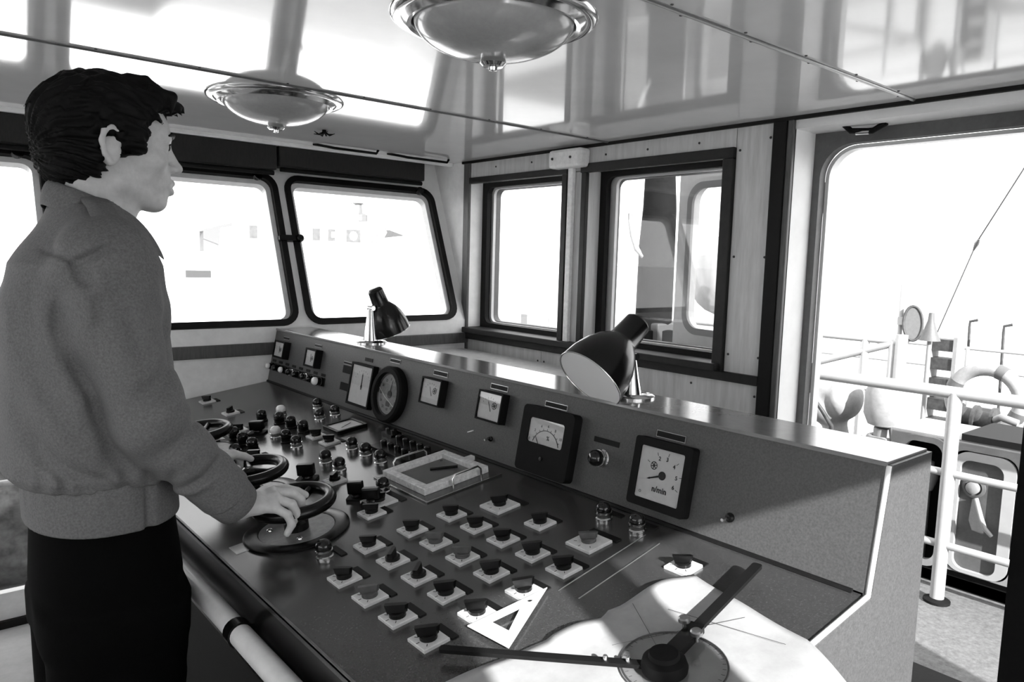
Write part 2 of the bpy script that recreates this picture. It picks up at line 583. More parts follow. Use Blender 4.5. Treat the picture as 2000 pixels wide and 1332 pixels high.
# pale lip of the door opening
lip = MB().plate(rrect(DO[0] + 0.0005, DO[1] - 0.0005, DO[2] - 0.10, DO[3] - 0.0005, 0.0995, 10), [rrect(DO[0] + 0.012, DO[1] - 0.012, DO[2] - 0.09, DO[3] - 0.012, 0.09, 10)], MR(2.352), 0.035)
struct(lip.build('trim_12', M_PIPE, smooth=30), 'white rounded lip around the door opening', 'trim')
# door latch hardware above the opening
dl = empty('door_hook', (2.26, 1.10, 1.95))
tag(dl, 'black bent hook plate above the open doorway', 'hook')
Mh = frame((2.198, 0, ZC - 0.018), (1, 0, 0), (0, 1, 0))
MB().plate([(0.0, 1.245), (0.06, 1.20), (0.10, 1.16), (0.11, 0.98), (0.07, 0.94), (0.02, 0.93), (0.0, 0.98)][::-1], [], frame((2.198, 0, ZC - 0.030), (1, 0, 0), (0, 1, 0)), 0.010).build('plate', M_BLACKM, dl)
MB().tube([(2.25, 1.14, ZC - 0.028), (2.26, 1.12, ZC - 0.050), (2.27, 1.06, ZC - 0.055), (2.27, 1.02, ZC - 0.036)], 0.009, 8).build('latch', M_BLACKM, dl, smooth=60)
MB().cyl((2.262, 1.105, ZC - 0.058), (2.262, 1.065, ZC - 0.060), 0.006, n=8).build('bolt', M_CHROME, dl, smooth=40)

# junction box and conduit on the pillar
jb = empty('junction_box', (2.175, 2.235, 1.90))
tag(jb, 'pale junction box with two screws under the ceiling, conduit running down', 'junction box')
MB().box((2.158, 2.234, 1.934), (0.062, 0.185, 0.074)).build('housing', M_BOXW, jb, bevel=0.012)
for yy in (2.30, 2.195):
    MB().lathe([(0.006, 0), (0.005, 0.004), (0, 0.005)], 8, frame((2.127, yy, 1.935), (0, -1, 0), (0, 0, 1))).build('screw', M_SCREW, jb)
MB().bb(2.170, 2.189, 2.222, 2.250, 1.16, 1.90).build('conduit', M_BOXW, jb, bevel=0.003)

# left wall with windows (outside the photograph) and aft wall with glazed openings
ML = frame((XL, 0, 0), (0, 1, 0), (0, 0, 1))
wl = MB().plate(rect(YA - 0.1, 3.3, 0, 2.05), [rrect(-0.6, 0.4, 1.15, 1.85, 0.05), rrect(0.55, 1.55, 1.15, 1.85, 0.05), rrect(1.7, 2.75, 1.15, 1.85, 0.05)], frame((XL - 0.06, 0, 0), (0, 1, 0), (0, 0, 1)), 0.06)
wall_left = struct(wl.build('wall_left', M_PAINT), 'pale left wall with large windows', 'wall')
for a, b in ((-0.6, 0.4), (0.55, 1.55), (1.7, 2.75)):
    MB().bb(XL - 0.04, XL - 0.035, a - 0.01, b + 0.01, 1.14, 1.86).build('pane', M_GLASS, wall_left)
MA = frame((0, YA, 0), (1, 0, 0), (0, 0, 1))           # extrudes to -y
wa_open = [(0.035, 0.249), (0.364, 1.50)]
wa = MB().plate(rect(XL - 0.1, 2.36, 0, 2.05), [rect(a, b, 0.9, 1.932) for a, b in wa_open], MA, 0.03)
wall_back = struct(wa.build('wall_back', M_PAINT), 'pale aft wall with glazed openings', 'wall')
for a, b in wa_open:
    MB().bb(a - 0.01, b + 0.01, YA - 0.02, YA - 0.016, 0.89, 1.93).build('pane', M_GLASS, wall_back)

# grab handles under the ceiling edge
for i, (x0, x1, lab) in enumerate(((1.42, 1.69, 'black grab handle under the ceiling, left of the pair'), (1.78, 2.07, 'black grab handle under the ceiling, nearest the corner'))):
    h = MB().tube([(x0, 3.03, ZC - 0.001), (x0 + 0.03, 2.965, ZC - 0.014), (x0 + 0.06, 2.955, ZC - 0.018), (x1, 2.972, ZC - 0.016), (x1 + 0.01, 2.974, ZC - 0.001)], 0.0055, 8)
    tag(h.build('grab_handle', M_BLACKM, smooth=60), lab, 'handle', 'ceiling grab handles')

# ceiling lights ----------------------------------------------------
def ceiling_light(x, y, lab):
    t = empty('ceiling_light', (x, y, ZC))
    tag(t, lab, 'ceiling light', 'domed ceiling lights')
    D = Matrix.Translation((x, y, ZC)) @ Matrix.Rotation(PI, 4, 'X')
    MB().lathe([(0.202, 0.0), (0.200, 0.006), (0.192, 0.011), (0.180, 0.010), (0.176, 0.014), (0.168, 0.020), (0.160, 0.018), (0.156, 0.006), (0.156, 0.0)], 64, D).build('chrome_ring', M_CHROME, t, smooth=40)
    pr = [(0.157, 0.004)]
    for i in range(1, 13):
        a = i / 12 * PI / 2
        pr.append((0.157 * math.cos(a), 0.006 + 0.072 * math.sin(a)))
    MB().lathe(pr, 64, D).build('glass_dome', M_OPAL, t, smooth=60)
    k = MB().lathe([(0.018, 0.070), (0.024, 0.078), (0.026, 0.086), (0.020, 0.092), (0.009, 0.093), (0.008, 0.099), (0, 0.101)], 24, D).build('centre_knob', M_CHROME, t, smooth=40)
    return t


ceiling_light(0.935, 2.255, 'smaller looking chrome ringed dome light farther back on the ceiling')
ceiling_light(0.930, 1.185, 'large chrome ringed dome light nearest the camera, cut by the top edge')

# frayed cable end sticking out of the ceiling
fc = MB().tube([(1.292, 2.665, ZC), (1.292, 2.665, ZC - 0.012)], 0.008, 8)
for i in range(9):
    a = i * 0.72
    fc.tube([(1.292, 2.665, ZC - 0.006), (1.292 + 0.02 * math.cos(a), 2.665 + 0.02 * math.sin(a), ZC - 0.016 - 0.002 * (i % 3)),
             (1.292 + 0.040 * math.cos(a + 0.3), 2.665 + 0.036 * math.sin(a + 0.3), ZC - 0.010 - 0.006 * (i % 2))], [0.0035, 0.003, 0.0012], 6)
tag(fc.build('cable_end', M_BLACKM, smooth=60), 'small frayed dark cable end on the ceiling beside the farther dome light', 'cable')
# ================================================================== CONTROL CONSOLE
CY0, CY1 = 0.504, 2.945
SD = 0.1384
JX, JZ = 1.179, 0.999
FX = 0.49
PX, PZ = 1.219, 1.21
BX = 1.372


def zdesk(x):
    return JZ + SD * (x - JX)


def MD(x, y, h=0.0, rz=0.0):
    """frame on the sloping desk: local x up the slope, y forward, z = normal"""
    M = frame((x, y, zdesk(x)), (1, 0, SD), (0, 1, 0))
    return M @ Matrix.Translation((0, 0, h)) @ Matrix.Rotation(rz, 4, 'Z')


def MP(y, z, h=0.0):
    """frame on the gauge panel: local x to the viewer's right (-y), local y up, z outward"""
    x = JX + (z - JZ) * 0.04 / 0.211
    return frame((x, y, z), (0, -1, 0), (0.04, 0, 0.211)) @ Matrix.Translation((0, 0, h))


con = empty('control_console', (0.95, 1.72, 0))
tag(con, 'long grey ship control console with switches, handwheels and gauges', 'console')
MY = frame((0, 0, 0), (1, 0, 0), (0, 0, 1))           # local x = x, local y = z, extrude -y


def profile(poly, y0, y1, name, m, bevel=0.0):
    mb = MB().prism(poly, Matrix.Translation((0, y1, 0)) @ MY, y1 - y0)
    return mb.build(name, m, con, bevel=bevel)


eps = 0.012
body = profile([(0.60, 0.0), (BX - eps, 0.0), (BX - eps, PZ - 0.02), (PX, PZ - 0.02), (JX + 0.008, JZ - 0.022), (FX + 0.03, zdesk(FX) - 0.03), (FX + 0.03, 0.74), (0.60, 0.70)], CY0 + 0.012, CY1, 'body', M_BLACKM)
profile([(FX, zdesk(FX) - 0.012), (JX + 0.002, JZ - 0.012), (JX + 0.002, JZ), (FX, zdesk(FX))], CY0 + 0.004, CY1, 'desk_top', M_DESK)
profile([(JX, JZ + 0.004), (JX + 0.014, JZ + 0.004), (PX + 0.014, PZ - 0.004), (PX, PZ - 0.002)], CY0 + 0.004, CY1, 'gauge_panel', M_CONSOLE)
profile([(PX - 0.004, PZ - 0.004), (BX, PZ - 0.004), (BX, PZ + 0.004), (PX - 0.004, PZ + 0.004)], CY0 - 0.002, CY1, 'top_cover', M_CTOP, bevel=0.0015)
profile([(JX - 0.006, JZ + 0.000), (JX + 0.002, JZ + 0.001), (JX + 0.004, JZ + 0.006), (JX - 0.004, JZ + 0.005)], CY0 + 0.02, CY1, 'joint_strip', M_RUBBER)
profile([(FX + 0.001, 0.74), (FX + 0.03, 0.74), (FX + 0.03, zdesk(FX) - 0.012), (FX + 0.001, zdesk(FX) - 0.012)], CY0 + 0.004, CY1, 'front_fascia', M_BLACK)
profile([(FX, zdesk(FX) - 0.004), (FX + 0.004, zdesk(FX) - 0.004), (FX + 0.004, zdesk(FX) + 0.002), (FX, zdesk(FX) + 0.002)], CY0, CY1, 'edge_strip', mat('worn_edge', 0.12, rough=0.4, var=0.5, scale=20))
endp = [(0.60, 0.0), (BX, 0.0), (BX, PZ), (PX, PZ), (JX, JZ), (FX, zdesk(FX)), (FX, 0.74), (0.60, 0.70)]
profile(endp, CY0 - 0.010, CY0 + 0.004, 'end_panel', M_CSIDE)
pip = MB().tube([(PX, CY0 - 0.004, PZ - 0.002), (JX, CY0 - 0.004, JZ + 0.001), (FX, CY0 - 0.004, zdesk(FX) + 0.001)], 0.0045, 8)
pip.build('edge_piping', M_EDGE, con, smooth=50)
profile([(BX - eps, 0), (BX, 0), (BX, PZ - 0.004), (BX - eps, PZ - 0.004)], CY0 + 0.004, CY1, 'back_panel', M_CSIDE)

# handrail along the front
rail = MB().tube([(0.462, 0.30, 0.83), (0.462, CY1 - 0.05, 0.83)], 0.0205, 20).build('handrail', M_PIPE, con, smooth=50)
for yy in (0.55, 1.30, 2.05, 2.80):
    MB().tube([(0.462, yy - 0.013, 0.83), (0.462, yy + 0.013, 0.83)], 0.0245, 20).build('rail_collar', M_BLACK, rail, smooth=50)
    MB().cyl((0.462, yy, 0.83), (0.60, yy, 0.81), 0.012, n=10).build('rail_bracket', M_BLACK, rail, smooth=50)

# ---- rotary switches ---------------------------------------------------
def plate_mesh(s, h=0.006):
    mb = MB()
    c = 0.0012
    mb.add([Vector(p) for p in ((-s / 2, -s / 2, 0), (s / 2, -s / 2, 0), (s / 2, s / 2, 0), (-s / 2, s / 2, 0),
                                (-s / 2, -s / 2, h - c), (s / 2, -s / 2, h - c), (s / 2, s / 2, h - c), (-s / 2, s / 2, h - c),
                                (-s / 2 + c, -s / 2 + c, h), (s / 2 - c, -s / 2 + c, h), (s / 2 - c, s / 2 - c, h), (-s / 2 + c, s / 2 - c, h))],
           [(0, 3, 2, 1), (0, 1, 5, 4), (1, 2, 6, 5), (2, 3, 7, 6), (3, 0, 4, 7), (4, 5, 9, 8), (5, 6, 10, 9), (6, 7, 11, 10), (7, 4, 8, 11), (8, 9, 10, 11)])
    return mesh_of(mb, 'switch_plate', M_PLATE)


def bar_knob(L=0.036, w=0.011, h=0.019, m=None):
    """pointer knob: collar disc and a tapered bar with a pointed end"""
    mb = MB().lathe([(0.0145, 0), (0.0145, 0.006), (0.012, 0.008)], 16)
    lo = [(-L / 2 * 0.8, -w / 2), (L / 2 * 0.62, -w / 2), (L / 2 * 0.86, 0), (L / 2 * 0.62, w / 2), (-L / 2 * 0.8, w / 2)]
    hi = [(-L / 2, -w / 2 * 0.7), (L / 2 * 0.75, -w / 2 * 0.7), (L / 2, 0), (L / 2 * 0.75, w / 2 * 0.7), (-L / 2, w / 2 * 0.7)]
    V = [Vector((x, y, 0.007)) for x, y in lo] + [Vector((x, y, h)) for x, y in hi]
    n = 5
    F = [tuple(range(n - 1, -1, -1)), tuple(range(n, 2 * n))] + [(i, (i + 1) % n, n + (i + 1) % n, n + i) for i in range(n)]
    mb.add(V, F)
    return mesh_of(mb, 'knob', m or M_BLACK, smooth=30)


PLATE_S, PLATE_L = plate_mesh(0.048), plate_mesh(0.064)
KNOB, KNOB_L, KNOB_G = bar_knob(), bar_knob(0.040, 0.013, 0.021), bar_knob(0.038, 0.011, 0.019, mat('worn_grey_knob', 0.07, rough=0.4, var=0.3))
NAME_S = mesh_of(MB().box((0, 0, 0.001), (0.013, 0.050, 0.002)), 'name_plate', M_NAME)
NAME_L = mesh_of(MB().box((0, 0, 0.001), (0.016, 0.074, 0.002)), 'name_plate', M_NAME)
TICK = mesh_of(MB().box((0, 0, 0.0002), (0.0012, 0.006, 0.0004)), 'tick', M_INK)


def rotary(x, y, ang=-45, big=False, knob=None, name=True, rz=0):
    M = MD(x, y, 0.0, math.radians(rz))
    p = place('rotary_switch', PLATE_L if big else PLATE_S, con, M)
    place('knob', knob or KNOB, p, Matrix.Translation((0, 0, 0.0058)) @ Matrix.Rotation(math.radians(ang), 4, 'Z'), True)
    for a in (-50, 0, 50):
        T = Matrix.Rotation(math.radians(a + 90), 4, 'Z') @ Matrix.Translation((0, 0.0200 if not big else 0.026, 0.006))
        place('tick', TICK, p, T, True)
    if name:
        place('name_plate', NAME_L if big else NAME_S, p, Matrix.Translation((0.034 if not big else 0.045, 0.0, 0.0)), True)
    return p


gx = [0.625, 0.722, 0.820, 0.918, 1.016]
grid = [(0, 0.924, -35), (0, 1.016, -40), (0, 1.109, -30), (0, 1.204, -45),
        (1, 0.926, -40), (1, 1.016, -35), (1, 1.103, 42), (1, 1.194, 42), (1, 1.286, -45),
        (2, 0.922, -30), (2, 1.013, -35), (2, 1.102, -45), (2, 1.193, -45), (2, 1.280, -45),
        (3, 0.926, -38), (3, 1.011, -35), (3, 1.100, -45), (3, 1.189, -45), (3, 1.277, -45),
        (4, 1.099, -35)]
for i, y, a in grid:
    kb = KNOB_G if (i, y) in ((0, 1.109), (2, 1.102), (2, 1.193)) else (KNOB_L if y < 1.02 else KNOB)
    rotary(gx[i], y, a, knob=kb)
rotary(1.017, 1.233, -35, big=True, knob=KNOB_L)
rotary(1.020, 0.963, -45, big=True, knob=KNOB_G)
rotary(0.806, 1.425, -45)
rotary(1.063, 0.772, -50)
rotary(0.898, 2.820, -45)
rotary(0.898, 2.574, 45)
rotary(0.754, 2.30, -45)
rotary(0.975, 1.975, -45)
rotary(0.975, 2.062, -45)
rotary(0.775, 2.03, -45)
rotary(0.842, 1.675, 40, name=False)
rotary(0.840, 2.335, -45)
rotary(0.85, 1.47, -45, big=True)

# ---- indicator lamps -----------------------------------------------------
LBASE = mesh_of(MB().lathe([(0.0180, 0), (0.0180, 0.003), (0.0155, 0.005), (0.0160, 0.010), (0.0172, 0.012), (0.0172, 0.015), (0.0140, 0.016)], 20), 'lamp_base', M_CHROME, smooth=40)
LDOME = mesh_of(MB().lathe([(0.0150, 0.0145), (0.0165, 0.020), (0.0155, 0.028), (0.010, 0.034), (0, 0.036)], 18), 'lens', M_LENS, smooth=60)
LDOMEW = mesh_of(MB().lathe([(0.0150, 0.0145), (0.0165, 0.020), (0.0155, 0.028), (0.010, 0.034), (0, 0.036)], 18), 'lens', M_LENSW, smooth=60)
LBASEB = mesh_of(MB().lathe([(0.0185, 0), (0.0185, 0.005), (0.0160, 0.007), (0.0160, 0.016), (0.0175, 0.018), (0.0175, 0.021), (0.0140, 0.022)], 20), 'lamp_base', M_BLACK, smooth=40)


def lamp(M, white=False, dark=False, s=1.0, name=False, nm_off=(0.03, 0.0)):
    p = place('indicator_lamp', LBASEB if dark else LBASE, con, M @ Matrix.Scale(s, 4))
    place('lens', LDOMEW if white else LDOME, p, Matrix.Translation((0, 0, 0.005 if dark else 0)), True)
    if name:
        place('name_plate', NAME_S, p, Matrix.Translation((nm_off[0], nm_off[1], 0)), True)
    return p


for x, y in ((1.124, 2.365), (1.067, 2.23), (1.121, 2.229), (0.992, 1.868), (0.992, 1.788), (0.989, 1.703),
             (0.892, 1.828), (0.889, 1.742), (0.890, 1.519), (0.895, 2.023), (0.641, 1.318), (1.121, 1.018), (1.124, 0.931)):
    lamp(MD(x, y), name=(x > 1.1 and y < 1.1) or (x, y) == (0.641, 1.318))
lamp(MD(1.005, 2.393), white=True)
lamp(MD(0.894, 2.17), white=True)
for x, y in ((0.741, 2.086), (0.798, 2.181), (0.797, 2.102), (0.80, 2.26), (0.894, 2.091), (0.933, 2.379), (0.960, 2.30), (0.965, 2.22), (0.970, 2.14)):
    lamp(MD(x, y), dark=True)

# tall black push buttons and box knobs among the lamps
def box_knob(x, y, s, h, rz):
    M = MD(x, y, 0, math.radians(rz))
    p = MB().plate(rrect(-s, s, -s * 0.8, s * 0.8, s * 0.2), [], M, 0.006).build('selector_base', M_BLACKM, con)
    q = MB()
    q.lathe([(s * 0.6, 0.006), (s * 0.5, 0.014)], 16, M)
    q.box(M @ Vector((0, 0, 0.014 + h / 2)), (s * 1.7, s * 0.75, h), M.to_3x3())
    q.build('selector_knob', M_BLACK, p, bevel=0.003)


box_knob(0.870, 2.255, 0.026, 0.028, -45)
box_knob(0.800, 1.745, 0.026, 0.030, -45)
box_knob(0.825, 1.530, 0.022, 0.030, -45)
box_knob(0.835, 1.475, 0.024, 0.026, -45)

# flush meter in the desk
def desk_meter():
    M = MD(1.075, 2.07)
    p = MB().plate(rrect(-0.052, 0.052, -0.052, 0.052, 0.006), [rrect(-0.043, 0.043, -0.043, 0.043, 0.004)], M, 0.012).build('desk_meter', M_BLACK, con, bevel=0.001)
    MB().plate(rect(-0.045, 0.045, -0.045, 0.045), [], M, 0.008).build('dial', M_DIAL, p)
    MB().box(M @ Vector((0.004, 0.0, 0.0088)), (0.05, 0.0016, 0.0008), M.to_3x3() @ Matrix.Rotation(0.5, 3, 'Z')).build('needle', M_INK, p)


desk_meter()
# black push-button strip beyond the tray
M = MD(1.085, 1.73)
sp = MB().plate(rrect(-0.06, 0.06, -0.10, 0.10, 0.006), [], M, 0.010).build('button_block', M_BLACK, con, bevel=0.001)
for i in range(5):
    for j in range(2):
        MB().lathe([(0.009, 0.010), (0.009, 0.020), (0.007, 0.022), (0, 0.023)], 12, M @ Matrix.Translation((-0.028 + 0.05 * j, -0.075 + 0.037 * i, 0))).build('push_button', M_LENS, sp, smooth=40)
M = MD(1.125, 1.875)
sp = MB().plate(rrect(-0.018, 0.018, -0.03, 0.03, 0.004), [], M, 0.012).build('button_block', M_BLACK, con, bevel=0.001)
for i in range(2):
    MB().lathe([(0.009, 0.012), (0.009, 0.022), (0, 0.024)], 12, M @ Matrix.Translation((0, -0.014 + 0.028 * i, 0))).build('push_button', M_LENS, sp, smooth=40)

# framed hatch with wire handles
M = MD(1.03, 1.505)
tr = MB().plate(rect(-0.112, 0.108, -0.130, 0.112), [], M, 0.003).build('hatch_plate', M_DESK, con)
MB().plate(rect(-0.095, 0.095, -0.095, 0.095), [rect(-0.073, 0.073, -0.073, 0.073)], M @ Matrix.Translation((0, 0, 0.003)), 0.017).build('hatch_frame', mat('worn_aluminium', 0.72, rough=0.45, metal=0.1, var=0.25, scale=90), tr, bevel=0.0015)
MB().plate(rect(-0.073, 0.073, -0.073, 0.073), [], M @ Matrix.Translation((0, 0, 0.003)), 0.004).build('hatch_window', mat('grey_hatch_floor', 0.12, rough=0.4, var=0.1), tr)
MB().tube([M @ Vector(p) for p in ((-0.112, 0.112, 0.003), (-0.112, -0.130, 0.003), (0.108, -0.130, 0.003))], 0.0016, 6).build('plate_edge', M_CHROME, tr, smooth=60)
MB().box(M @ Vector((0.03, 0.005, 0.010)), (0.070, 0.009, 0.004), M.to_3x3() @ Matrix.Rotation(-0.6, 3, 'Z')).build('pointer', M_BLACK, tr)
for ex, ey in ((-0.06, -0.06), (-0.06, 0.06), (0.06, 0.06)):
    MB().lathe([(0.004, 0.007), (0.0035, 0.009), (0, 0.0095)], 8, M @ Matrix.Translation((ex, ey, 0))).build('screw', M_SCREW, tr)


def wire_handle(pts):
    MB().tube(pts, 0.0026, 8).build('wire_handle', M_CHROME, tr, smooth=60)


def arch(M, ax, y0, y1, h):
    P = [(ax, y0, 0.0), (ax, y0, h - 0.008), (ax, y0 + 0.008 * (1 if y1 > y0 else -1), h), (ax, y1 - 0.008 * (1 if y1 > y0 else -1), h), (ax, y1, h - 0.008), (ax, y1, 0)]
    return [M @ Vector(p) for p in P]


def arch_x(M, ay, x0, x1, h):
    return [M @ Vector(p) for p in ((x0, ay, 0), (x0, ay, h - 0.008), (x0 + 0.008, ay, h), (x1 - 0.008, ay, h), (x1, ay, h - 0.008), (x1, ay, 0))]


wire_handle(arch_x(M, -0.108, -0.022, 0.062, 0.034))
wire_handle(arch_x(M, 0.106, -0.055, 0.045, 0.034))
MB().plate(rrect(-0.011, 0.011, -0.009, 0.009, 0.002), [], MD(1.15, 1.523), 0.010).build('white_cap', M_EDGE, con, bevel=0.002)

# etched outline and fold line on the desk
for a, b in (((0.862, 0.882), (1.118, 0.905)), ((0.868, 0.838), (1.108, 0.862))):
    ca = MD(a[0], a[1]).translation
    cb = MD(b[0], b[1]).translation
    MB().tube([ca, cb], 0.0011, 6).build('inlay_line', M_STEEL, con)
# maker's plate near the hand
MB().plate(rect(-0.025, 0.025, -0.022, 0.022), [], MD(0.545, 1.49), 0.0012).build('maker_plate', M_STEEL, con)

# ---- handwheels ------------------------------------------------------------
def handwheel(x, y, rz, tilt=0.0, R=0.078):
    M = MD(x, y, 0.0, rz)
    flange = MB()
    flange.lathe([(0.112, 0), (0.112, 0.004), (0.108, 0.006), (0.082, 0.006), (0.080, 0.003)], 48, M)
    p = flange.build('handwheel', M_BLACK, con, smooth=40)
    MB().lathe([(0.080, 0.0), (0.080, 0.0045), (0, 0.0045)], 40, M).build('scale_disc', M_DIALG, p, smooth=40)
    for a in (0.6, 2.3, 4.2):
        MB().lathe([(0.0065, 0.004), (0.006, 0.008), (0.003, 0.010), (0, 0.0102)], 12, M @ Matrix.Translation((0.058 * math.cos(a), 0.058 * math.sin(a), 0))).build('screw', M_CHROME, p, smooth=50)
    MB().lathe([(0.026, 0.004), (0.026, 0.020), (0.018, 0.024), (0.015, 0.052), (0.019, 0.054), (0.019, 0.068), (0.012, 0.072), (0, 0.073)], 24, M).build('hub', M_BLACK, p, smooth=40)
    rim = MB()
    rim.tube([M @ Vector((R * math.cos(2 * PI * i / 48), R * math.sin(2 * PI * i / 48), 0.066)) for i in range(48)], 0.0138, 14, closed=True)
    rim.build('rim', M_BLACK, p, smooth=60)
    for k in range(3):
        a = 2 * PI * k / 3 + 0.4
        d = Vector((math.cos(a), math.sin(a), 0))
        MB().tube([M @ (d * 0.012 + Vector((0, 0, 0.062))), M @ (d * 0.045 + Vector((0, 0, 0.060))), M @ (d * (R - 0.004) + Vector((0, 0, 0.066)))], [0.011, 0.0095, 0.0095], 10).build('spoke', M_BLACK, p, smooth=60)
    return p


handwheel(0.655, 1.480, 0.2)
handwheel(0.665, 1.752, 0.9)
handwheel(0.690, 2.21, 0.5)

# ---- gauges on the upright panel ----------------------------------------------
def gauge(y0, y1, z0, z1, depth, bez, dial=None, m_bez=None, rr=0.004, bez_b=None):
    """rectangular meter: deep bezel frame with a recessed dial. returns (part, frame, w, h, zdial)"""
    yc, zc = (y0 + y1) / 2, (z0 + z1) / 2
    M = MP(yc, zc)
    w, h = abs(y0 - y1), abs(z1 - z0) * math.hypot(0.04, 0.211) / 0.211
    bb_ = bez if bez_b is None else bez_b
    p = MB().plate(rrect(-w / 2, w / 2, -h / 2, h / 2, rr), [rrect(-w / 2 + bez, w / 2 - bez, -h / 2 + bb_, h / 2 - bez, max(rr * 0.6, 0.001))], M, depth).build('gauge', m_bez or M_BLACKM, con, bevel=0.0012)
    dz = depth - 0.004
    MB().plate(rect(-w / 2 + bez * 0.5, w / 2 - bez * 0.5, -h / 2 + bb_ * 0.5, h / 2 - bez * 0.5), [], M, dz).build('dial', dial or M_DIAL, p)
    MB().plate(rect(-w / 2 + bez * 0.7, w / 2 - bez * 0.7, -h / 2 + bb_ * 0.9, h / 2 - bez * 0.7), [], M @ Matrix.Translation((0, 0, depth - 0.0018)), 0.0008).build('glass', M_GLASS, p)
    return p, M @ Matrix.Translation((0, 0, dz)), w, h


def name_strip(y0, y1, zc, h=0.013, light=True):
    M = MP((y0 + y1) / 2, zc)
    w = abs(y0 - y1)
    p = MB().plate(rect(-w / 2, w / 2, -h / 2, h / 2), [], M, 0.0015).build('name_plate', M_STEEL if light else M_NAME, con)
    if light:
        MB().plate(rect(-w / 2 + 0.0013, w / 2 - 0.0013, -h / 2 + 0.0013, h / 2 - 0.0013), [], M, 0.0021).build('plate_field', M_NAME, p)


def needle(p, M, cx, cy, ang, L, w=0.0022, hub=0.006, tail=0.0):
    d = Vector((math.cos(ang), math.sin(ang), 0))
    s = Vector((-d.y, d.x, 0))
    c = Vector((cx, cy, 0))
    mb = MB()
    poly = [c - d * tail - s * w, c + d * L * 0.75 - s * w * 0.55, c + d * L * 0.78 - s * w * 0.9, c + d * L, c + d * L * 0.78 + s * w * 0.9, c + d * L * 0.75 + s * w * 0.55, c - d * tail + s * w]
    mb.prism([(q.x, q.y) for q in poly], M @ Matrix.Translation((0, 0, 0.0006)), 0.0005)
    if hub:
        mb.lathe([(hub, 0.0002), (hub, 0.0014), (hub * 0.6, 0.0018)], 16, M @ Matrix.Translation((cx, cy, 0)))
    mb.build('needle', M_INK, p)


def marks(p, M, cx, cy, r0, r1, a0, a1, n, w=0.0008):
    mb = MB()
    for i in range(n):
        a = a0 + (a1 - a0) * i / (n - 1)
        d = Vector((math.cos(a), math.sin(a), 0))
        c = Vector((cx, cy, 0.0003)) + d * (r0 + r1) / 2
        R_ = M.to_3x3() @ Matrix.Rotation(a, 3, 'Z')
        mb.box(M @ c, (r1 - r0, w, 0.0004), R_)
    mb.build('scale_marks', M_INK, p)


def emblem(p, M, cx, cy, r):
    mb = MB()
    mb.plate([(r * math.cos(2 * PI * i / 20), r * math.sin(2 * PI * i / 20)) for i in range(20)], [[(r * 0.82 * math.cos(2 * PI * i / 20), r * 0.82 * math.sin(2 * PI * i / 20)) for i in range(20)]], M @ Matrix.Translation((cx, cy, 0.0001)), 0.0003)
    for i in range(3):
        a = i * PI / 3 + 0.3
        mb.box(M @ Vector((cx, cy, 0.0003)), (r * 1.7, r * 0.22, 0.0003), M.to_3x3() @ Matrix.Rotation(a, 3, 'Z'))
    mb.build('emblem', M_INK, p)


# revolutions gauge, n/min
p, M, w, h = gauge(0.997, 0.853, 1.022, 1.160, 0.022, 0.017, rr=0.007)
needle(p, M, 0.006, 0.001, math.radians(200), 0.040, 0.0024, 0.0088, 0.004)
marks(p, M, 0.006, 0.001, 0.041, 0.048, math.radians(150), math.radians(-28), 6, 0.0010)
for t_, a in (('2', 111), ('3', 79), ('4', 43), ('5', 5), ('6', -29)):
    a = math.radians(a)
    text_mesh(t_, 0.0115, M @ Matrix.Translation((0.006 + 0.0345 * math.cos(a), 0.001 + 0.0345 * math.sin(a), 0.0004)), 'numeral', M_INK, p, bold=0.0003)
text_mesh('n/min', 0.0165, M @ Matrix.Translation((0.004, -0.029, 0.0004)), 'lettering', M_INK, p, bold=0.0004)
text_mesh('o', 0.012, M @ Matrix.Translation((-0.043, -0.040, 0.0004)), 'numeral', M_INK, p)
emblem(p, M, -0.018, 0.017, 0.0085)
name_strip(0.963, 0.890, 1.171, 0.014)
# percent gauge with tall black case
p, M, w, h = gauge(1.352, 1.176, 1.011, 1.167, 0.026, 0.028, rr=0.012, bez_b=0.072)
cy_ = -0.030
marks(p, M, 0.002, cy_ + 0.010, 0.047, 0.052, math.radians(150), math.radians(30), 9, 0.0012)
arc = MB().tube([M @ Vector((0.002 + 0.047 * math.cos(math.radians(a)), cy_ + 0.010 + 0.047 * math.sin(math.radians(a)), 0.0006)) for a in range(20, 161, 7)], 0.0009, 6)
arc.build('scale_arc', M_INK, p)
needle(p, M, 0.002, cy_ - 0.010, math.radians(127), 0.062, 0.0016, 0)
text_mesh('%', 0.014, M @ Matrix.Translation((0.008, 0.010, 0.0004)), 'lettering', M_INK, p, bold=0.0003)
for t_, a in (('0', 158), ('2', 132), ('4', 110), ('6', 88), ('8', 64), ('10', 40)):
    a = math.radians(a)
    text_mesh(t_, 0.0095, M @ Matrix.Translation((0.002 + 0.062 * math.cos(a), cy_ + 0.006 + 0.062 * math.sin(a), 0.0004)), 'numeral', M_INK, p)
MB().lathe([(0.005, 0.0), (0.005, 0.003), (0, 0.0035)], 12, MP(1.264, 1.050, 0.026)).build('zero_screw', M_BLACK, p)
name_strip(1.306, 1.230, 1.176, 0.013)
# two small square meters
for (a, b, z0, z1, ny) in ((1.540, 1.440, 1.097, 1.174, 1.487), (1.812, 1.712, 1.095, 1.171, 1.756)):
    p, M, w, h = gauge(a, b, z0, z1, 0.024, 0.005, rr=0.002)
    needle(p, M, 0.006, -0.012, math.radians(118), 0.030, 0.0013, 0)
    emblem(p, M, 0.018, 0.004, 0.0095)
    marks(p, M, 0.0, -0.014, 0.035, 0.039, math.radians(140), math.radians(40), 7)
    name_strip(ny + 0.035, ny - 0.035, 1.187, 0.014)
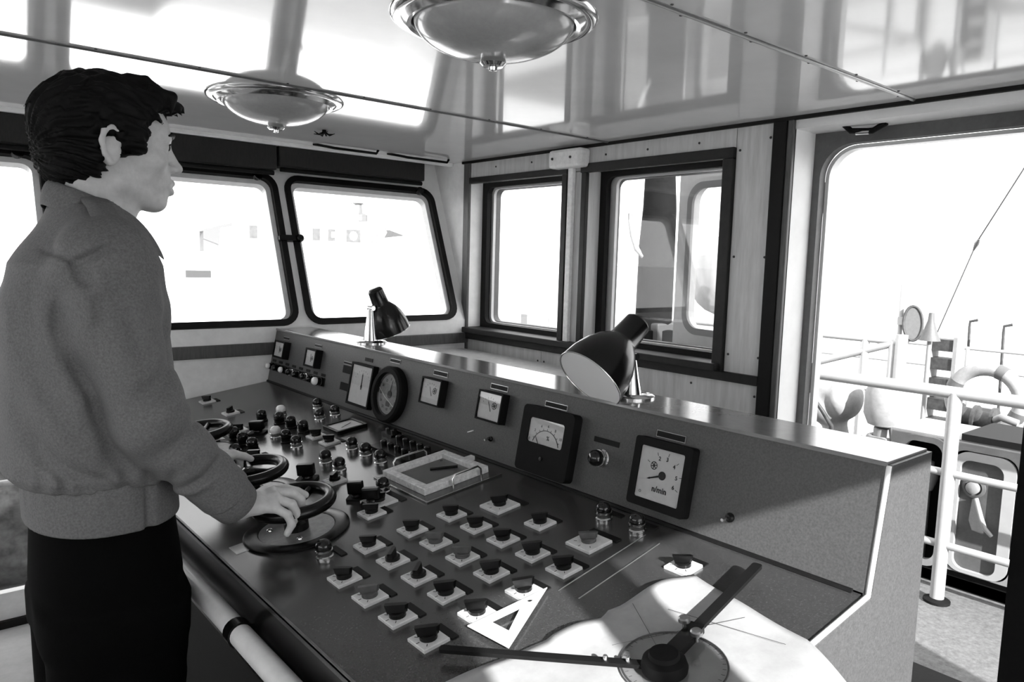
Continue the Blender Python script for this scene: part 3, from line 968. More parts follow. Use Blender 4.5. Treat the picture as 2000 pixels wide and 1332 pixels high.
# large white meter beside the round clock
p, M, w, h = gauge(2.244, 2.099, 1.023, 1.162, 0.020, 0.008, rr=0.003)
needle(p, M, 0.008, -0.004, math.radians(92), 0.045, 0.0030, 0.005, 0.01)
marks(p, M, 0.008, -0.004, 0.050, 0.055, math.radians(150), math.radians(30), 9)
name_strip(2.196, 2.146, 1.177, 0.012, False)
# round gauge with heavy black ring
M = MP(1.994, 1.090)
rg = MB()
rr_ = 0.088
rg.lathe([(rr_, 0), (rr_, 0.022), (rr_ - 0.006, 0.028), (rr_ - 0.020, 0.028), (rr_ - 0.026, 0.016), (rr_ - 0.026, 0.0)], 56, M)
p = rg.build('round_gauge', M_BLACKM, con, smooth=40)
MB().lathe([(rr_ - 0.02, 0.0), (rr_ - 0.02, 0.012), (0, 0.012)], 48, M).build('dial', M_DIALG, p)
MB().lathe([(rr_ - 0.022, 0.0205), (0, 0.0206)], 40, M).build('glass', M_GLASS, p)
Md = M @ Matrix.Translation((0, 0, 0.0122))
for i in range(12):
    a = 2 * PI * i / 12
    text_mesh(str(i * 30 // 10), 0.012, Md @ Matrix.Translation((0.047 * math.sin(a), 0.047 * math.cos(a), 0.0003)), 'numeral', M_INK, p, bold=0.0003)
needle(p, Md, 0.004, 0.0, math.radians(80), 0.048, 0.0035, 0.012, 0.01)
mb = MB().plate(rrect(-0.012, 0.012, -0.008, 0.008, 0.003), [], Md @ Matrix.Translation((0.002, -0.030, 0)), 0.0008)
mb.build('counter_window', M_INK, p)
MB().tube([Md @ Vector((-0.058, 0.014, 0.002)), Md @ Vector((-0.02, -0.010, 0.002)), Md @ Vector((0.044, -0.036, 0.002))], 0.0008, 6).build('bright_pointer', M_EDGE, p)
name_strip(2.038, 1.978, 1.193, 0.012)
# dark press pads left of the meter
name_strip(2.335, 2.262, 1.149, 0.010)
for z in (1.128, 1.070):
    M = MP(2.295, z)
    MB().plate(rrect(-0.034, 0.034, -0.013, 0.013, 0.002), [], M, 0.004).build('press_pad', M_BLACKM, con, bevel=0.001)
# two narrow meters at the far end
for a, b in ((2.592, 2.505), (2.880, 2.785)):
    p, M, w, h = gauge(a, b, 1.103, 1.170, 0.028, 0.007, rr=0.002)
    needle(p, M, 0.006, -0.014, math.radians(100), 0.030, 0.0015, 0)
    emblem(p, M, 0.014, 0.0, 0.008)
    name_strip((a + b) / 2 + 0.028, (a + b) / 2 - 0.028, 1.183, 0.011)
# row of eight lamps under them
M = MP(2.695, 1.062)
row = MB().plate(rrect(-0.245, 0.245, -0.016, 0.016, 0.004), [], M, 0.004).build('lamp_strip', M_BLACK, con, bevel=0.001)
for i in range(8):
    yy = 2.915 - i * 0.063
    lamp(MP(yy, 1.062, 0.004), white=i in (0, 2, 7), dark=i not in (3, 5), s=0.72 if i < 7 else 0.9)
    Mn = MP(yy - 0.004, 1.086)
    MB().plate(rect(-0.016, 0.016, -0.005, 0.005), [], Mn, 0.002).build('name_plate', M_NAME, con)
# single lamp with plate, toggle switches, scratch mark
lamp(MP(1.097, 1.089), s=1.1)
name_strip(1.131, 1.057, 1.126, 0.012, False)
for yy, zz, s in ((0.764, 1.052, 1.3), (1.486, 1.054, 1.0)):
    M = MP(yy, zz)
    tg = MB().lathe([(0.007 * s, 0), (0.007 * s, 0.004), (0.004 * s, 0.006), (0.004 * s, 0.010)], 14, M).build('toggle_switch', M_BLACK, con, smooth=40)
    MB().tube([M @ Vector((0, 0, 0.008)), M @ Vector((0.001, -0.004, 0.022 * s))], [0.002, 0.0032], 8).build('toggle_lever', M_CHROME, tg, smooth=60)
MB().tube([MP(1.575, 1.056, 0.0008) @ Vector((-0.012, -0.004, 0)), MP(1.575, 1.056, 0.0008) @ Vector((0.012, 0.005, 0))], 0.0016, 6).build('scratch', M_EDGE, con)
# ================================================================== THINGS ON THE CONSOLE
# chart ------------------------------------------------------------
def resample(P, n):
    P = [Vector((p[0], p[1])) for p in P]
    L = [0.0]
    for a, b in zip(P, P[1:]):
        L.append(L[-1] + (b - a).length)
    out = []
    for i in range(n):
        t = L[-1] * i / (n - 1)
        k = max(j for j in range(len(L)) if L[j] <= t + 1e-9)
        k = min(k, len(P) - 2)
        u = (t - L[k]) / max(1e-9, L[k + 1] - L[k])
        out.append(P[k].lerp(P[k + 1], u))
    return out


N1, N2 = 41, 31
top = resample([(0.575, 0.812), (0.718, 0.788), (0.834, 0.756), (0.870, 0.772), (0.890, 0.766), (1.046, 0.738)], N1)
bot = resample([(0.500, 0.40), (0.70, 0.36), (0.960, 0.415)], N1)
lef = resample([(0.575, 0.812), (0.53, 0.60), (0.500, 0.40)], N2)
rig = resample([(1.046, 0.738), (1.030, 0.669), (1.017, 0.594), (1.004, 0.504), (0.960, 0.415)], N2)
V, F = [], []
for j in range(N2):
    v = j / (N2 - 1)
    for i in range(N1):
        u = i / (N1 - 1)
        p = top[i] * (1 - v) + bot[i] * v + lef[j] * (1 - u) + rig[j] * u
        p -= top[0] * (1 - u) * (1 - v) + top[-1] * u * (1 - v) + bot[0] * (1 - u) * v + bot[-1] * u * v
        wob = 0.0012 * math.sin(p.x * 31 + p.y * 11) + 0.0010 * math.sin(p.y * 47 - p.x * 15)
        lift = 0.012 * math.exp(-((v) / 0.06) ** 2) * (0.5 + 0.5 * math.sin(u * 17)) * (0.3 + 0.7 * (u > 0.35))
        h = 0.0065 + wob + lift
        d = max(0.0, CY0 - p.y)
        V.append((p.x, p.y, zdesk(p.x) + h - 1.6 * d * d))
for j in range(N2 - 1):
    for i in range(N1 - 1):
        a = j * N1 + i
        F.append((a, a + N1, a + N1 + 1, a + 1))
ch = MB().add(V, F)
chart = ch.build('nautical_chart', M_PAPER, smooth=60)
so = chart.modifiers.new('thickness', 'SOLIDIFY')
so.thickness = 0.0006
so.offset = 1
tag(chart, 'creased white chart paper spread over the near end of the console', 'chart')
# printed lines on the chart
def on_chart(x, y, h=0.006):
    return Vector((x, y, zdesk(x) + h))


for a, b in (((0.905, 0.752), (0.78, 0.55)), ((0.99, 0.60), (0.80, 0.70)), ((0.93, 0.70), (0.97, 0.52))):
    P = [on_chart(a[0] + (b[0] - a[0]) * t / 6, a[1] + (b[1] - a[1]) * t / 6, 0.0090) for t in range(7)]
    MB().tube(P, 0.0004, 4).build('course_line', M_INK, chart)

# set square ---------------------------------------------------------
A, B, C = Vector((0.848, 0.893)), Vector((0.684, 0.902)), Vector((0.692, 0.808))
G = (A + B + C) / 3
inner = [G + (p - G) * 0.42 for p in (A, B, C)]
inner = [inner[0] + Vector((-0.012, 0.0)), inner[1], inner[2]]
Ms = frame((0, 0, JZ - SD * JX), (1, 0, SD), (0, 1, 0))
cs = 1 / math.cos(math.atan(SD))
loc = lambda P: [(p.x * cs, p.y) for p in P]
h1 = [Vector((0.800, 0.884)) + Vector((0.0045 * math.cos(2 * PI * i / 12), 0.0045 * math.sin(2 * PI * i / 12))) for i in range(12)]
h2 = [Vector((0.818, 0.887)) + Vector((0.0022 * math.cos(2 * PI * i / 8), 0.0022 * math.sin(2 * PI * i / 8))) for i in range(8)]
sq = MB().plate(loc([A, B, C]), [loc(inner), loc(h1), loc(h2)], Ms @ Matrix.Translation((0, 0, 0.0068)), 0.0022)
tag(sq.build('set_square', mat('pale_plastic', 0.62, rough=0.35, var=0.06), bevel=0.0004), 'white triangular set square lying beside the chart', 'set square')

# drafting arm with protractor -------------------------------------------
da = empty('drafting_protractor', (0.815, 0.612, zdesk(0.815) + 0.006))
tag(da, 'round clear protractor with two black ruler arms on the chart', 'protractor')
Mp = MD(0.826, 0.606, 0.0105)
circ = lambda r, n=48: [(r * math.cos(2 * PI * i / n), r * math.sin(2 * PI * i / n)) for i in range(n)]
MB().plate(circ(0.074), [], Mp, 0.002).build('clear_disc', M_CLEAR, da)
MB().tube([Mp @ Vector((0.0745 * math.cos(2 * PI * i / 48), 0.0745 * math.sin(2 * PI * i / 48), 0.001)) for i in range(48)], 0.0016, 6, closed=True).build('disc_rim', mat('dark_rim', 0.05, rough=0.3), da, smooth=60)
mb = MB()
for i in range(36):
    a = 2 * PI * i / 36
    mb.box(Mp @ Vector((0.069 * math.cos(a), 0.069 * math.sin(a), 0.0022)), (0.005, 0.0005, 0.0003), Mp.to_3x3() @ Matrix.Rotation(a, 3, 'Z'))
mb.build('degree_marks', M_INK, da)
hub_p = MD(0.806, 0.606, 0.0125)
MB().lathe([(0.032, 0), (0.033, 0.006), (0.030, 0.016), (0.022, 0.020), (0.020, 0.026), (0, 0.027)], 32, hub_p).build('hub', M_BLACKM, da, smooth=40)


def arm(a, b, h0, h1, w):
    P = [MD(a[0], a[1], h0).translation, MD(b[0], b[1], h1).translation]
    d = (P[1] - P[0])
    nrm = Vector((-SD, 0, 1)).normalized()
    ex = d.normalized()
    ey = nrm.cross(ex).normalized()
    M_ = frame(P[0], ex, ey)
    L = d.length
    o = MB().plate(rrect(-0.004, L, -w / 2, w / 2, w * 0.3), [], M_, 0.006).build('ruler_arm', M_BLACKM, da, bevel=0.001)
    return M_, L, o


Ma, La, oa = arm((0.806, 0.606), (1.118, 0.657), 0.022, 0.022, 0.017)
MB().plate(rrect(0.015, 0.10, -0.012, 0.012, 0.004), [], Ma @ Matrix.Translation((0, 0, -0.002)), 0.011).build('arm_clamp', M_BLACK, oa, bevel=0.001)
for lx, ly in ((0.085, 0.014), (0.065, -0.016)):
    s_ = MB().lathe([(0.0035, 0.004), (0.0035, 0.014), (0.0055, 0.015)], 12, Ma @ Matrix.Translation((lx, ly, 0)))
    s_.build('clamp_screw', M_CHROME, oa, smooth=40)
    MB().lathe([(0.009, 0.015), (0.009, 0.020), (0.007, 0.022), (0, 0.0225)], 16, Ma @ Matrix.Translation((lx, ly, 0))).build('thumb_nut', M_STEEL, oa, smooth=40)
Mb_, Lb, ob = arm((0.806, 0.606), (0.612, 0.872), 0.014, 0.014, 0.013)
for lx in (0.050, 0.082):
    MB().lathe([(0.004, 0.006), (0.004, 0.011), (0.003, 0.013), (0, 0.0135)], 12, Mb_ @ Matrix.Translation((lx, 0, 0))).build('clamp_screw', M_CHROME, ob, smooth=40)

# desk lamps ---------------------------------------------------------------
def desk_lamp(bx, by, d, pivot_h, label, k):
    z0 = PZ + 0.004
    t = empty('desk_lamp', (bx, by, z0))
    tag(t, label, 'lamp', 'black spot lamps on the console')
    B0 = Matrix.Translation((bx, by, z0))
    MB().lathe([(0.056, 0), (0.056, 0.004), (0.050, 0.008), (0.038, 0.010), (0.036, 0.0085), (0, 0.0085)], 40, B0).build('base_disc', M_CHROME, t, smooth=40)
    MB().lathe([(0.026, 0.008), (0.012, pivot_h - 0.01), (0.010, pivot_h)], 24, B0).build('stem', M_CHROME, t, smooth=40)
    pv = Vector((bx, by, z0 + pivot_h + 0.004))
    d = Vector(d).normalized()
    side = d.cross(Vector((0, 0, 1))).normalized()
    nrm = side.cross(d).normalized()
    if nrm.z < 0:
        nrm = -nrm
    # shade axis passes above the pivot
    ax0 = pv + nrm * 0.042 * k + d * -0.055 * k
    Ms_ = Matrix.Translation(ax0) @ d.to_track_quat('Z', 'Y').to_matrix().to_4x4() @ Matrix.Scale(k, 4)
    prof = [(0.0, -0.002), (0.022, 0.0), (0.027, 0.006), (0.030, 0.058), (0.034, 0.064), (0.048, 0.082), (0.060, 0.106), (0.068, 0.136), (0.071, 0.165)]
    sh = MB().lathe(prof + [(0.0695, 0.165), (0.0665, 0.136), (0.0585, 0.107), (0.0465, 0.084), (0.03, 0.066), (0.0, 0.064)], 44, Ms_).build('shade', mat('black_enamel', 0.004, rough=0.2, spec=0.4), t, smooth=35)
    ref = MB().lathe([(0.0690, 0.1645), (0.0660, 0.136), (0.0580, 0.107), (0.046, 0.0845), (0.029, 0.067), (0.0, 0.066)], 44, Ms_)
    ref.build('reflector', mat('white_reflector', 0.88, rough=0.45), sh, smooth=60)
    MB().tube([Ms_ @ Vector((0.0706 * math.cos(2 * PI * i / 44), 0.0706 * math.sin(2 * PI * i / 44), 0.165)) for i in range(44)], 0.0012, 6, closed=True).build('shade_rim', M_CHROME, sh, smooth=60)
    MB().lathe([(0.012, 0.070), (0.013, 0.09), (0.026, 0.112), (0.027, 0.128), (0.018, 0.142), (0, 0.147)], 20, Ms_).build('bulb', mat('bulb_glass', 0.7, rough=0.15), sh, smooth=60)
    MB().tube([pv + Vector((0, 0, -0.012)), pv, pv + nrm * 0.014], 0.0085, 10).build('swivel', M_CHROME, t, smooth=60)
    MB().cyl(pv - side * 0.016, pv + side * 0.016, 0.008, n=14).build('swivel_screw', M_CHROME, t, smooth=40)
    MB().tube([Vector((bx + 0.03, by + 0.02, z0 + 0.010)), Vector((bx + 0.05, by + 0.05, z0 + 0.006)), Vector((bx + 0.062, by + 0.10, z0 + 0.004))], 0.003, 8).build('cord', M_BLACKM, t, smooth=60)
    return t


desk_lamp(1.302, 1.118, (-0.780, 0.05, -0.655), 0.090, 'black spot lamp showing its white inside, on the console edge nearest the camera', 1.15)
desk_lamp(1.305, 2.325, (0.40, 0.02, -0.85), 0.118, 'black spot lamp turned away, at the far end of the console', 1.0)

# low cabinet between console and right wall --------------------------------
cb = empty('storage_cabinet', (1.80, 2.40, 0))
tag(cb, 'low pale cabinet between the console and the right wall', 'cabinet')
MB().bb(1.52, 2.12, 1.98, 2.90, 0.0, 1.065).build('body', M_PALE, cb, bevel=0.004)
MB().bb(1.50, 2.14, 1.95, 2.92, 1.065, 1.085).build('cabinet_top', M_WOOD, cb, bevel=0.003)
MB().bb(1.505, 1.52, 2.00, 2.43, 0.10, 1.04).build('cabinet_door', M_WOOD, cb, bevel=0.002)
MB().bb(1.505, 1.52, 2.45, 2.88, 0.10, 1.04).build('cabinet_door', M_WOOD, cb, bevel=0.002)
sk = empty('wall_socket', (2.15, 2.10, 1.03))
tag(sk, 'small black socket with a knob low on the right wall, left of the near lamp', 'socket')
MB().bb(2.150, 2.189, 2.06, 2.14, 1.00, 1.07).build('housing', M_BLACKM, sk, bevel=0.006)
MB().lathe([(0.022, 0), (0.022, 0.018), (0.016, 0.024), (0, 0.025)], 16, frame((2.150, 2.10, 1.035), (0, -1, 0), (0, 0, 1))).build('knob', M_BLACK, sk, smooth=40)
# ================================================================== PERSON
class Field:
    """signed distance field on a grid, meshed with surface nets"""

    def __init__(self, lo, hi, h):
        self.lo = np.array(lo, np.float32)
        self.h = h
        self.n = tuple(int(math.ceil((b - a) / h)) + 1 for a, b in zip(lo, hi))
        self.V = np.full(self.n, 0.06, np.float32)

    def sub(self, lo, hi, pad=0.03):
        s = []
        for i in range(3):
            a = int(math.floor((min(lo[i], hi[i]) - pad - self.lo[i]) / self.h))
            b = int(math.ceil((max(lo[i], hi[i]) + pad - self.lo[i]) / self.h)) + 1
            s.append(slice(max(0, a), max(0, min(self.n[i], b))))
        ax = [(self.lo[i] + self.h * np.arange(s[i].start, s[i].stop)).astype(np.float32) for i in range(3)]
        X, Y, Z = ax[0][:, None, None], ax[1][None, :, None], ax[2][None, None, :]
        return tuple(s), X, Y, Z

    def merge(self, s, d, k, op='add'):
        A = self.V[s]
        if op == 'sub':
            A = -A
        if k > 0:
            h = np.clip(0.5 + 0.5 * (d - A) / k, 0, 1)
            R = d * (1 - h) + A * h - k * h * (1 - h)
        else:
            R = np.minimum(A, d)
        self.V[s] = -R if op == 'sub' else R

    def cone(self, a, b, ra, rb, k=0.015, op='add'):
        a, b = np.array(a, np.float32), np.array(b, np.float32)
        r = max(ra, rb)
        s, X, Y, Z = self.sub(np.minimum(a, b) - r, np.maximum(a, b) + r, 0.02 + k)
        d = b - a
        L2 = float(d @ d) + 1e-12
        t = np.clip(((X - a[0]) * d[0] + (Y - a[1]) * d[1] + (Z - a[2]) * d[2]) / L2, 0, 1)
        q = np.sqrt((X - a[0] - t * d[0]) ** 2 + (Y - a[1] - t * d[1]) ** 2 + (Z - a[2] - t * d[2]) ** 2)
        self.merge(s, q - (ra + (rb - ra) * t), k, op)

    def chain(self, pts, rs, k=0.006, op='add'):
        for i in range(len(pts) - 1):
            self.cone(pts[i], pts[i + 1], rs[i], rs[i + 1], k, op)

    def ell(self, c, r, R=None, k=0.015, op='add', p=2.0):
        """ellipsoid centre c, radii r, rotation columns R"""
        c = np.array(c, np.float32)
        m = max(r)
        s, X, Y, Z = self.sub(c - m, c + m, 0.02 + k)
        dx, dy, dz = X - c[0], Y - c[1], Z - c[2]
        if R is None:
            u, v, w = dx, dy, dz
        else:
            u = dx * R[0][0] + dy * R[1][0] + dz * R[2][0]
            v = dx * R[0][1] + dy * R[1][1] + dz * R[2][1]
            w = dx * R[0][2] + dy * R[1][2] + dz * R[2][2]
        q = (np.abs(u / r[0]) ** p + np.abs(v / r[1]) ** p + np.abs(w / r[2]) ** p) ** (1.0 / p)
        g = np.sqrt((u / r[0] ** 2) ** 2 + (v / r[1] ** 2) ** 2 + (w / r[2] ** 2) ** 2) + 1e-6
        d = np.where(q > 0.25, q * (q - 1) / g if p == 2.0 else (q - 1) * min(r), -min(r))
        self.merge(s, d.astype(np.float32), k, op)

    def loft(self, zs, cx, cy, rx, ry, k=0.02, p=2.2, op='add'):
        s, X, Y, Z = self.sub((min(cx) - max(rx), min(cy) - max(ry), zs[0]), (max(cx) + max(rx), max(cy) + max(ry), zs[-1]), 0.03)
        z = Z[0, 0]
        f = lambda a: np.interp(z, zs, a).astype(np.float32)[None, None, :]
        CX, CY_, RX, RY = f(cx), f(cy), f(rx), f(ry)
        q = (np.abs((X - CX) / RX) ** p + np.abs((Y - CY_) / RY) ** p) ** (1 / p)
        d = (q - 1) * np.minimum(RX, RY)
        d = np.maximum(d, np.maximum(Z - zs[-1], zs[0] - Z))
        self.merge(s, d.astype(np.float32), k, op)

    def groove(self, pts, A, sig):
        """carves (A>0) or raises (A<0) a soft line"""
        P = np.array(pts, np.float32)
        s, X, Y, Z = self.sub(P.min(0), P.max(0), 0.06)
        best = None
        n = len(P) - 1
        for i in range(n):
            a, b = P[i], P[i + 1]
            d = b - a
            L2 = float(d @ d) + 1e-12
            t = np.clip(((X - a[0]) * d[0] + (Y - a[1]) * d[1] + (Z - a[2]) * d[2]) / L2, 0, 1)
            q2 = (X - a[0] - t * d[0]) ** 2 + (Y - a[1] - t * d[1]) ** 2 + (Z - a[2] - t * d[2]) ** 2
            u = (i + t) / n
            w = A * np.sin(np.pi * np.clip(u, 0.02, 0.98)) ** 0.6 * np.exp(-q2 / (2 * sig * sig))
            best = w if best is None else (np.maximum(best, w) if A > 0 else np.minimum(best, w))
        self.V[s] += best.astype(np.float32)

    def mesh(self, name, m, parent=None, relax=1):
        V = self.V
        S = V < 0
        c = [S[i:S.shape[0] - 1 + i, j:S.shape[1] - 1 + j, k:S.shape[2] - 1 + k] for i in (0, 1) for j in (0, 1) for k in (0, 1)]
        anyc = c[0].copy()
        allc = c[0].copy()
        for q in c[1:]:
            anyc |= q
            allc &= q
        act = anyc & ~allc
        idx = np.full(act.shape, -1, np.int32)
        cells = np.argwhere(act)
        idx[act] = np.arange(len(cells))
        acc = np.zeros((len(cells), 3))
        cnt = np.zeros(len(cells))
        offs = [(i, j, k) for i in (0, 1) for j in (0, 1) for k in (0, 1)]
        val = {o: V[cells[:, 0] + o[0], cells[:, 1] + o[1], cells[:, 2] + o[2]] for o in offs}
        for a in offs:
            for ax in range(3):
                if a[ax] == 1:
                    continue
                b = list(a)
                b[ax] = 1
                b = tuple(b)
                va, vb = val[a], val[b]
                mk = (va < 0) != (vb < 0)
                t = np.where(mk, va / np.where(va - vb == 0, 1, va - vb), 0)
                p = np.array(a, float)[None, :] + t[:, None] * (np.array(b) - np.array(a))[None, :]
                acc[mk] += p[mk]
                cnt[mk] += 1
        P = self.lo + self.h * (cells + acc / cnt[:, None])
        Fs = []
        for ax in range(3):
            o1, o2 = (ax + 1) % 3, (ax + 2) % 3
            sl0 = [slice(None)] * 3
            sl1 = [slice(None)] * 3
            sl0[ax] = slice(0, -1)
            sl1[ax] = slice(1, None)
            A, B = S[tuple(sl0)], S[tuple(sl1)]
            ch = A != B
            e = np.argwhere(ch)
            ok = (e[:, o1] > 0) & (e[:, o2] > 0) & (e[:, o1] < idx.shape[o1]) & (e[:, o2] < idx.shape[o2])
            e = e[ok]
            flip = A[tuple(e.T)]

            def cell(d1, d2):
                q = e.copy()
                q[:, o1] += d1
                q[:, o2] += d2
                return idx[tuple(q.T)]
            q = np.stack([cell(-1, -1), cell(0, -1), cell(0, 0), cell(-1, 0)], 1)
            q[~flip] = q[~flip][:, ::-1]
            Fs.append(q[(q >= 0).all(1)])
        Fq = np.concatenate(Fs)
        for _ in range(relax):
            sm = np.zeros_like(P)
            n_ = np.zeros(len(P))
            for i in range(4):
                j = (i + 1) % 4
                np.add.at(sm, Fq[:, i], P[Fq[:, j]])
                np.add.at(n_, Fq[:, i], 1)
                np.add.at(sm, Fq[:, j], P[Fq[:, i]])
                np.add.at(n_, Fq[:, j], 1)
            P = P * 0.5 + 0.5 * sm / np.maximum(n_, 1)[:, None]
        me = bpy.data.meshes.new(name)
        me.from_pydata(P.tolist(), [], Fq.tolist())
        me.update()
        me.shade_smooth()
        return link(name, me, m, parent)


M_SKIN = mat('skin', 0.58, rough=0.5, var=0.10, scale=60, bump=0.05, bscale=300)
M_HAIR = mat('black_hair', 0.003, rough=0.6, spec=0.15, var=0.4, scale=120, stretch=(1, 6, 6))
M_JACKET = mat('grey_cotton_jacket', 0.15, rough=0.85, var=0.24, scale=260, bump=0.12, bscale=600, spec=0.2)
M_TROUS = mat('black_trousers', 0.003, rough=0.95, var=0.3, scale=200, spec=0.05)
M_SHOE = mat('black_shoe', 0.01, rough=0.35)

YC = 1.58
HO = np.array([0.335, YC, 1.700])
hth = math.radians(3)
hpt = math.radians(-2)
Fv = np.array([math.cos(hth) * math.cos(hpt), math.sin(hth) * math.cos(hpt), math.sin(hpt)])
Lv = np.array([-math.sin(hth), math.cos(hth), 0.0])
Uv = np.cross(Fv, Lv)
HR = np.stack([Fv, Lv, Uv], 1)


def hp(f, l, u):
    return HO + Fv * f + Lv * l + Uv * u


# --- body: head, neck, trunk, arms and hands in one continuous surface
bd = Field((0.14, 1.27, 0.90), (0.72, 1.93, 1.85), 0.003)
bd.ell(hp(-0.008, 0, 0.034), (0.104, 0.075, 0.094), HR, 0.0)
bd.ell(hp(0.050, 0, 0.045), (0.050, 0.060, 0.052), HR, 0.02)
bd.ell(hp(0.043, 0, -0.018), (0.056, 0.056, 0.068), HR, 0.02)
for s in (-1, 1):
    bd.cone(hp(0.004, s * 0.048, -0.056), hp(0.070, s * 0.016, -0.088), 0.017, 0.014, 0.02)
    bd.ell(hp(0.060, s * 0.043, -0.010), (0.026, 0.020, 0.022), HR, 0.015)
    bd.cone(hp(0.094, s * 0.008, 0.036), hp(0.086, s * 0.036, 0.036), 0.009, 0.009, 0.012)
bd.ell(hp(0.080, 0, -0.087), (0.020, 0.022, 0.017), HR, 0.014)
bd.ell(hp(0.074, 0, -0.050), (0.034, 0.030, 0.036), HR, 0.018)
for s in (-1, 1):
    bd.ell(hp(0.106, s * 0.032, 0.019), (0.014, 0.017, 0.011), HR, 0.010, 'sub')
    bd.ell(hp(0.0815, s * 0.031, 0.018), (0.0125, 0.0135, 0.012), HR, 0.003)
    bd.cone(hp(0.094, s * 0.020, 0.0255), hp(0.087, s * 0.044, 0.0245), 0.0028, 0.0025, 0.004)
bd.cone(hp(0.094, 0, 0.030), hp(0.117, 0, -0.012), 0.0075, 0.0095, 0.010)
bd.ell(hp(0.1195, 0, -0.016), (0.0115, 0.010, 0.0095), HR, 0.006)
for s in (-1, 1):
    bd.ell(hp(0.106, s * 0.0115, -0.020), (0.011, 0.0065, 0.0075), HR, 0.005)
    bd.ell(hp(0.111, s * 0.006, -0.028), (0.005, 0.0035, 0.003), HR, 0.003, 'sub')
    bd.cone(hp(0.1095, 0, -0.0455), hp(0.097, s * 0.022, -0.050), 0.0062, 0.0035, 0.005)
    bd.cone(hp(0.1075, 0, -0.0625), hp(0.095, s * 0.021, -0.0545), 0.0068, 0.0035, 0.005)
    bd.cone(hp(0.1170, 0, -0.0545), hp(0.103, s * 0.024, -0.0530), 0.0016, 0.0012, 0.003, 'sub')
# ears
for s in (-1, 1):
    E = lambda f, u, o=0.0: hp(f - 0.017, s * (0.077 + o), u - 0.003)
    bd.ell(E(-0.004, 0.0, -0.002), (0.019, 0.010, 0.032), HR, 0.008)
    bd.chain([E(0.012, 0.010, 0.002), E(0.010, 0.026, 0.007), E(-0.004, 0.035, 0.011), E(-0.017, 0.028, 0.013), E(-0.021, 0.010, 0.012), E(-0.015, -0.012, 0.009), E(-0.004, -0.026, 0.004)],
             [0.004, 0.0048, 0.0050, 0.0052, 0.005, 0.0048, 0.0062], 0.003)
    bd.ell(E(0.002, 0.002, 0.012), (0.008, 0.005, 0.013), HR, 0.004, 'sub')
# neck and trunk
bd.cone(hp(-0.028, 0, -0.050), (0.292, YC, 1.545), 0.058, 0.064, 0.025)
bd.cone(hp(0.020, 0, -0.085), (0.330, YC, 1.55), 0.028, 0.03, 0.03)
bd.loft([0.905, 1.05, 1.25, 1.42, 1.50, 1.55, 1.58], [0.30] * 7, [YC] * 7, [0.10, 0.11, 0.115, 0.115, 0.09, 0.06, 0.055], [0.14, 0.15, 0.16, 0.17, 0.15, 0.09, 0.06], 0.03)

SH_R, EL_R, WR_R = (0.285, 1.405, 1.485), (0.335, 1.370, 1.225), (0.512, 1.424, 1.022)
SH_L, EL_L, WR_L = (0.290, 1.755, 1.485), (0.360, 1.830, 1.235), (0.522, 1.808, 1.022)
for sh_, el_, wr_ in ((SH_R, EL_R, WR_R), (SH_L, EL_L, WR_L)):
    bd.cone(sh_, el_, 0.045, 0.036, 0.03)
    bd.cone(el_, wr_, 0.036, 0.025, 0.02)


def hand(mir):
    """right hand round the near wheel rim; mirrored for the left hand"""
    def T(p):
        x, y, z = p
        if mir:
            return (x + 0.010, 1.752 - (y - 1.480), z + 0.001)
        return (x, y, z)
    W = T((0.512, 1.424, 1.022))
    K = [(0.578, 1.464, 1.030), (0.583, 1.442, 1.033), (0.580, 1.420, 1.028), (0.570, 1.402, 1.017)]
    Fg = [[(0.620, 1.456, 1.031), (0.643, 1.452, 1.022), (0.660, 1.449, 1.012)],
          [(0.622, 1.432, 1.028), (0.640, 1.427, 1.012), (0.641, 1.427, 0.990)],
          [(0.610, 1.404, 1.014), (0.620, 1.401, 0.992), (0.611, 1.405, 0.972)],
          [(0.594, 1.387, 1.000), (0.602, 1.385, 0.979), (0.594, 1.390, 0.960)]]
    for k_, ch in zip(K, Fg):
        k_ = T(k_)
        bd.cone(W, k_, 0.0165, 0.0120, 0.010)
    for i in range(3):
        a, b = T(K[i]), T(K[i + 1])
        bd.cone(tuple((np.array(a) + np.array(W)) / 2), tuple((np.array(b) + np.array(W)) / 2), 0.014, 0.014, 0.01)
        bd.cone(a, b, 0.0105, 0.0105, 0.008)
    for k_, ch, r in zip(K, Fg, (0.0098, 0.0102, 0.0098, 0.0088)):
        P = [T(k_)] + [T(q) for q in ch]
        bd.chain(P, [r * 1.08, r, r * 0.92, r * 0.80], 0.003)
    Tb = [T(q) for q in ((0.527, 1.440, 1.010), (0.552, 1.476, 1.000), (0.580, 1.500, 1.004), (0.606, 1.506, 1.010))]
    bd.chain(Tb, [0.016, 0.0135, 0.0105, 0.0088], 0.006)


hand(False)
hand(True)
person = bd.mesh('person', M_SKIN, None, relax=1)
tag(person, 'dark haired man in a grey jacket gripping a console handwheel, seen from the side', 'person')

# eyes and eyebrows
for s in (-1, 1):
    MB().lathe([(0.0001, -0.0045), (0.0045, -0.003), (0.0058, 0.0), (0.0045, 0.0015), (0, 0.0019)], 14, Matrix.Translation(hp(0.0938, s * 0.032, 0.018)) @ Vector(Fv).to_track_quat('Z', 'Y').to_matrix().to_4x4()).build('iris', M_BLACK, person, smooth=60)
    MB().tube([hp(0.0955, s * 0.019, 0.0215), hp(0.0965, s * 0.031, 0.0250), hp(0.0905, s * 0.045, 0.0215)], [0.0012, 0.0019, 0.0012], 8).build('eyelid_line', M_HAIR, person, smooth=60)
    MB().tube([hp(0.1055, s * 0.010, 0.0395), hp(0.1035, s * 0.022, 0.0430), hp(0.0985, s * 0.036, 0.0435), hp(0.088, s * 0.049, 0.039)], [0.0030, 0.0050, 0.0046, 0.0018], 8).build('eyebrow', M_HAIR, person, smooth=60)

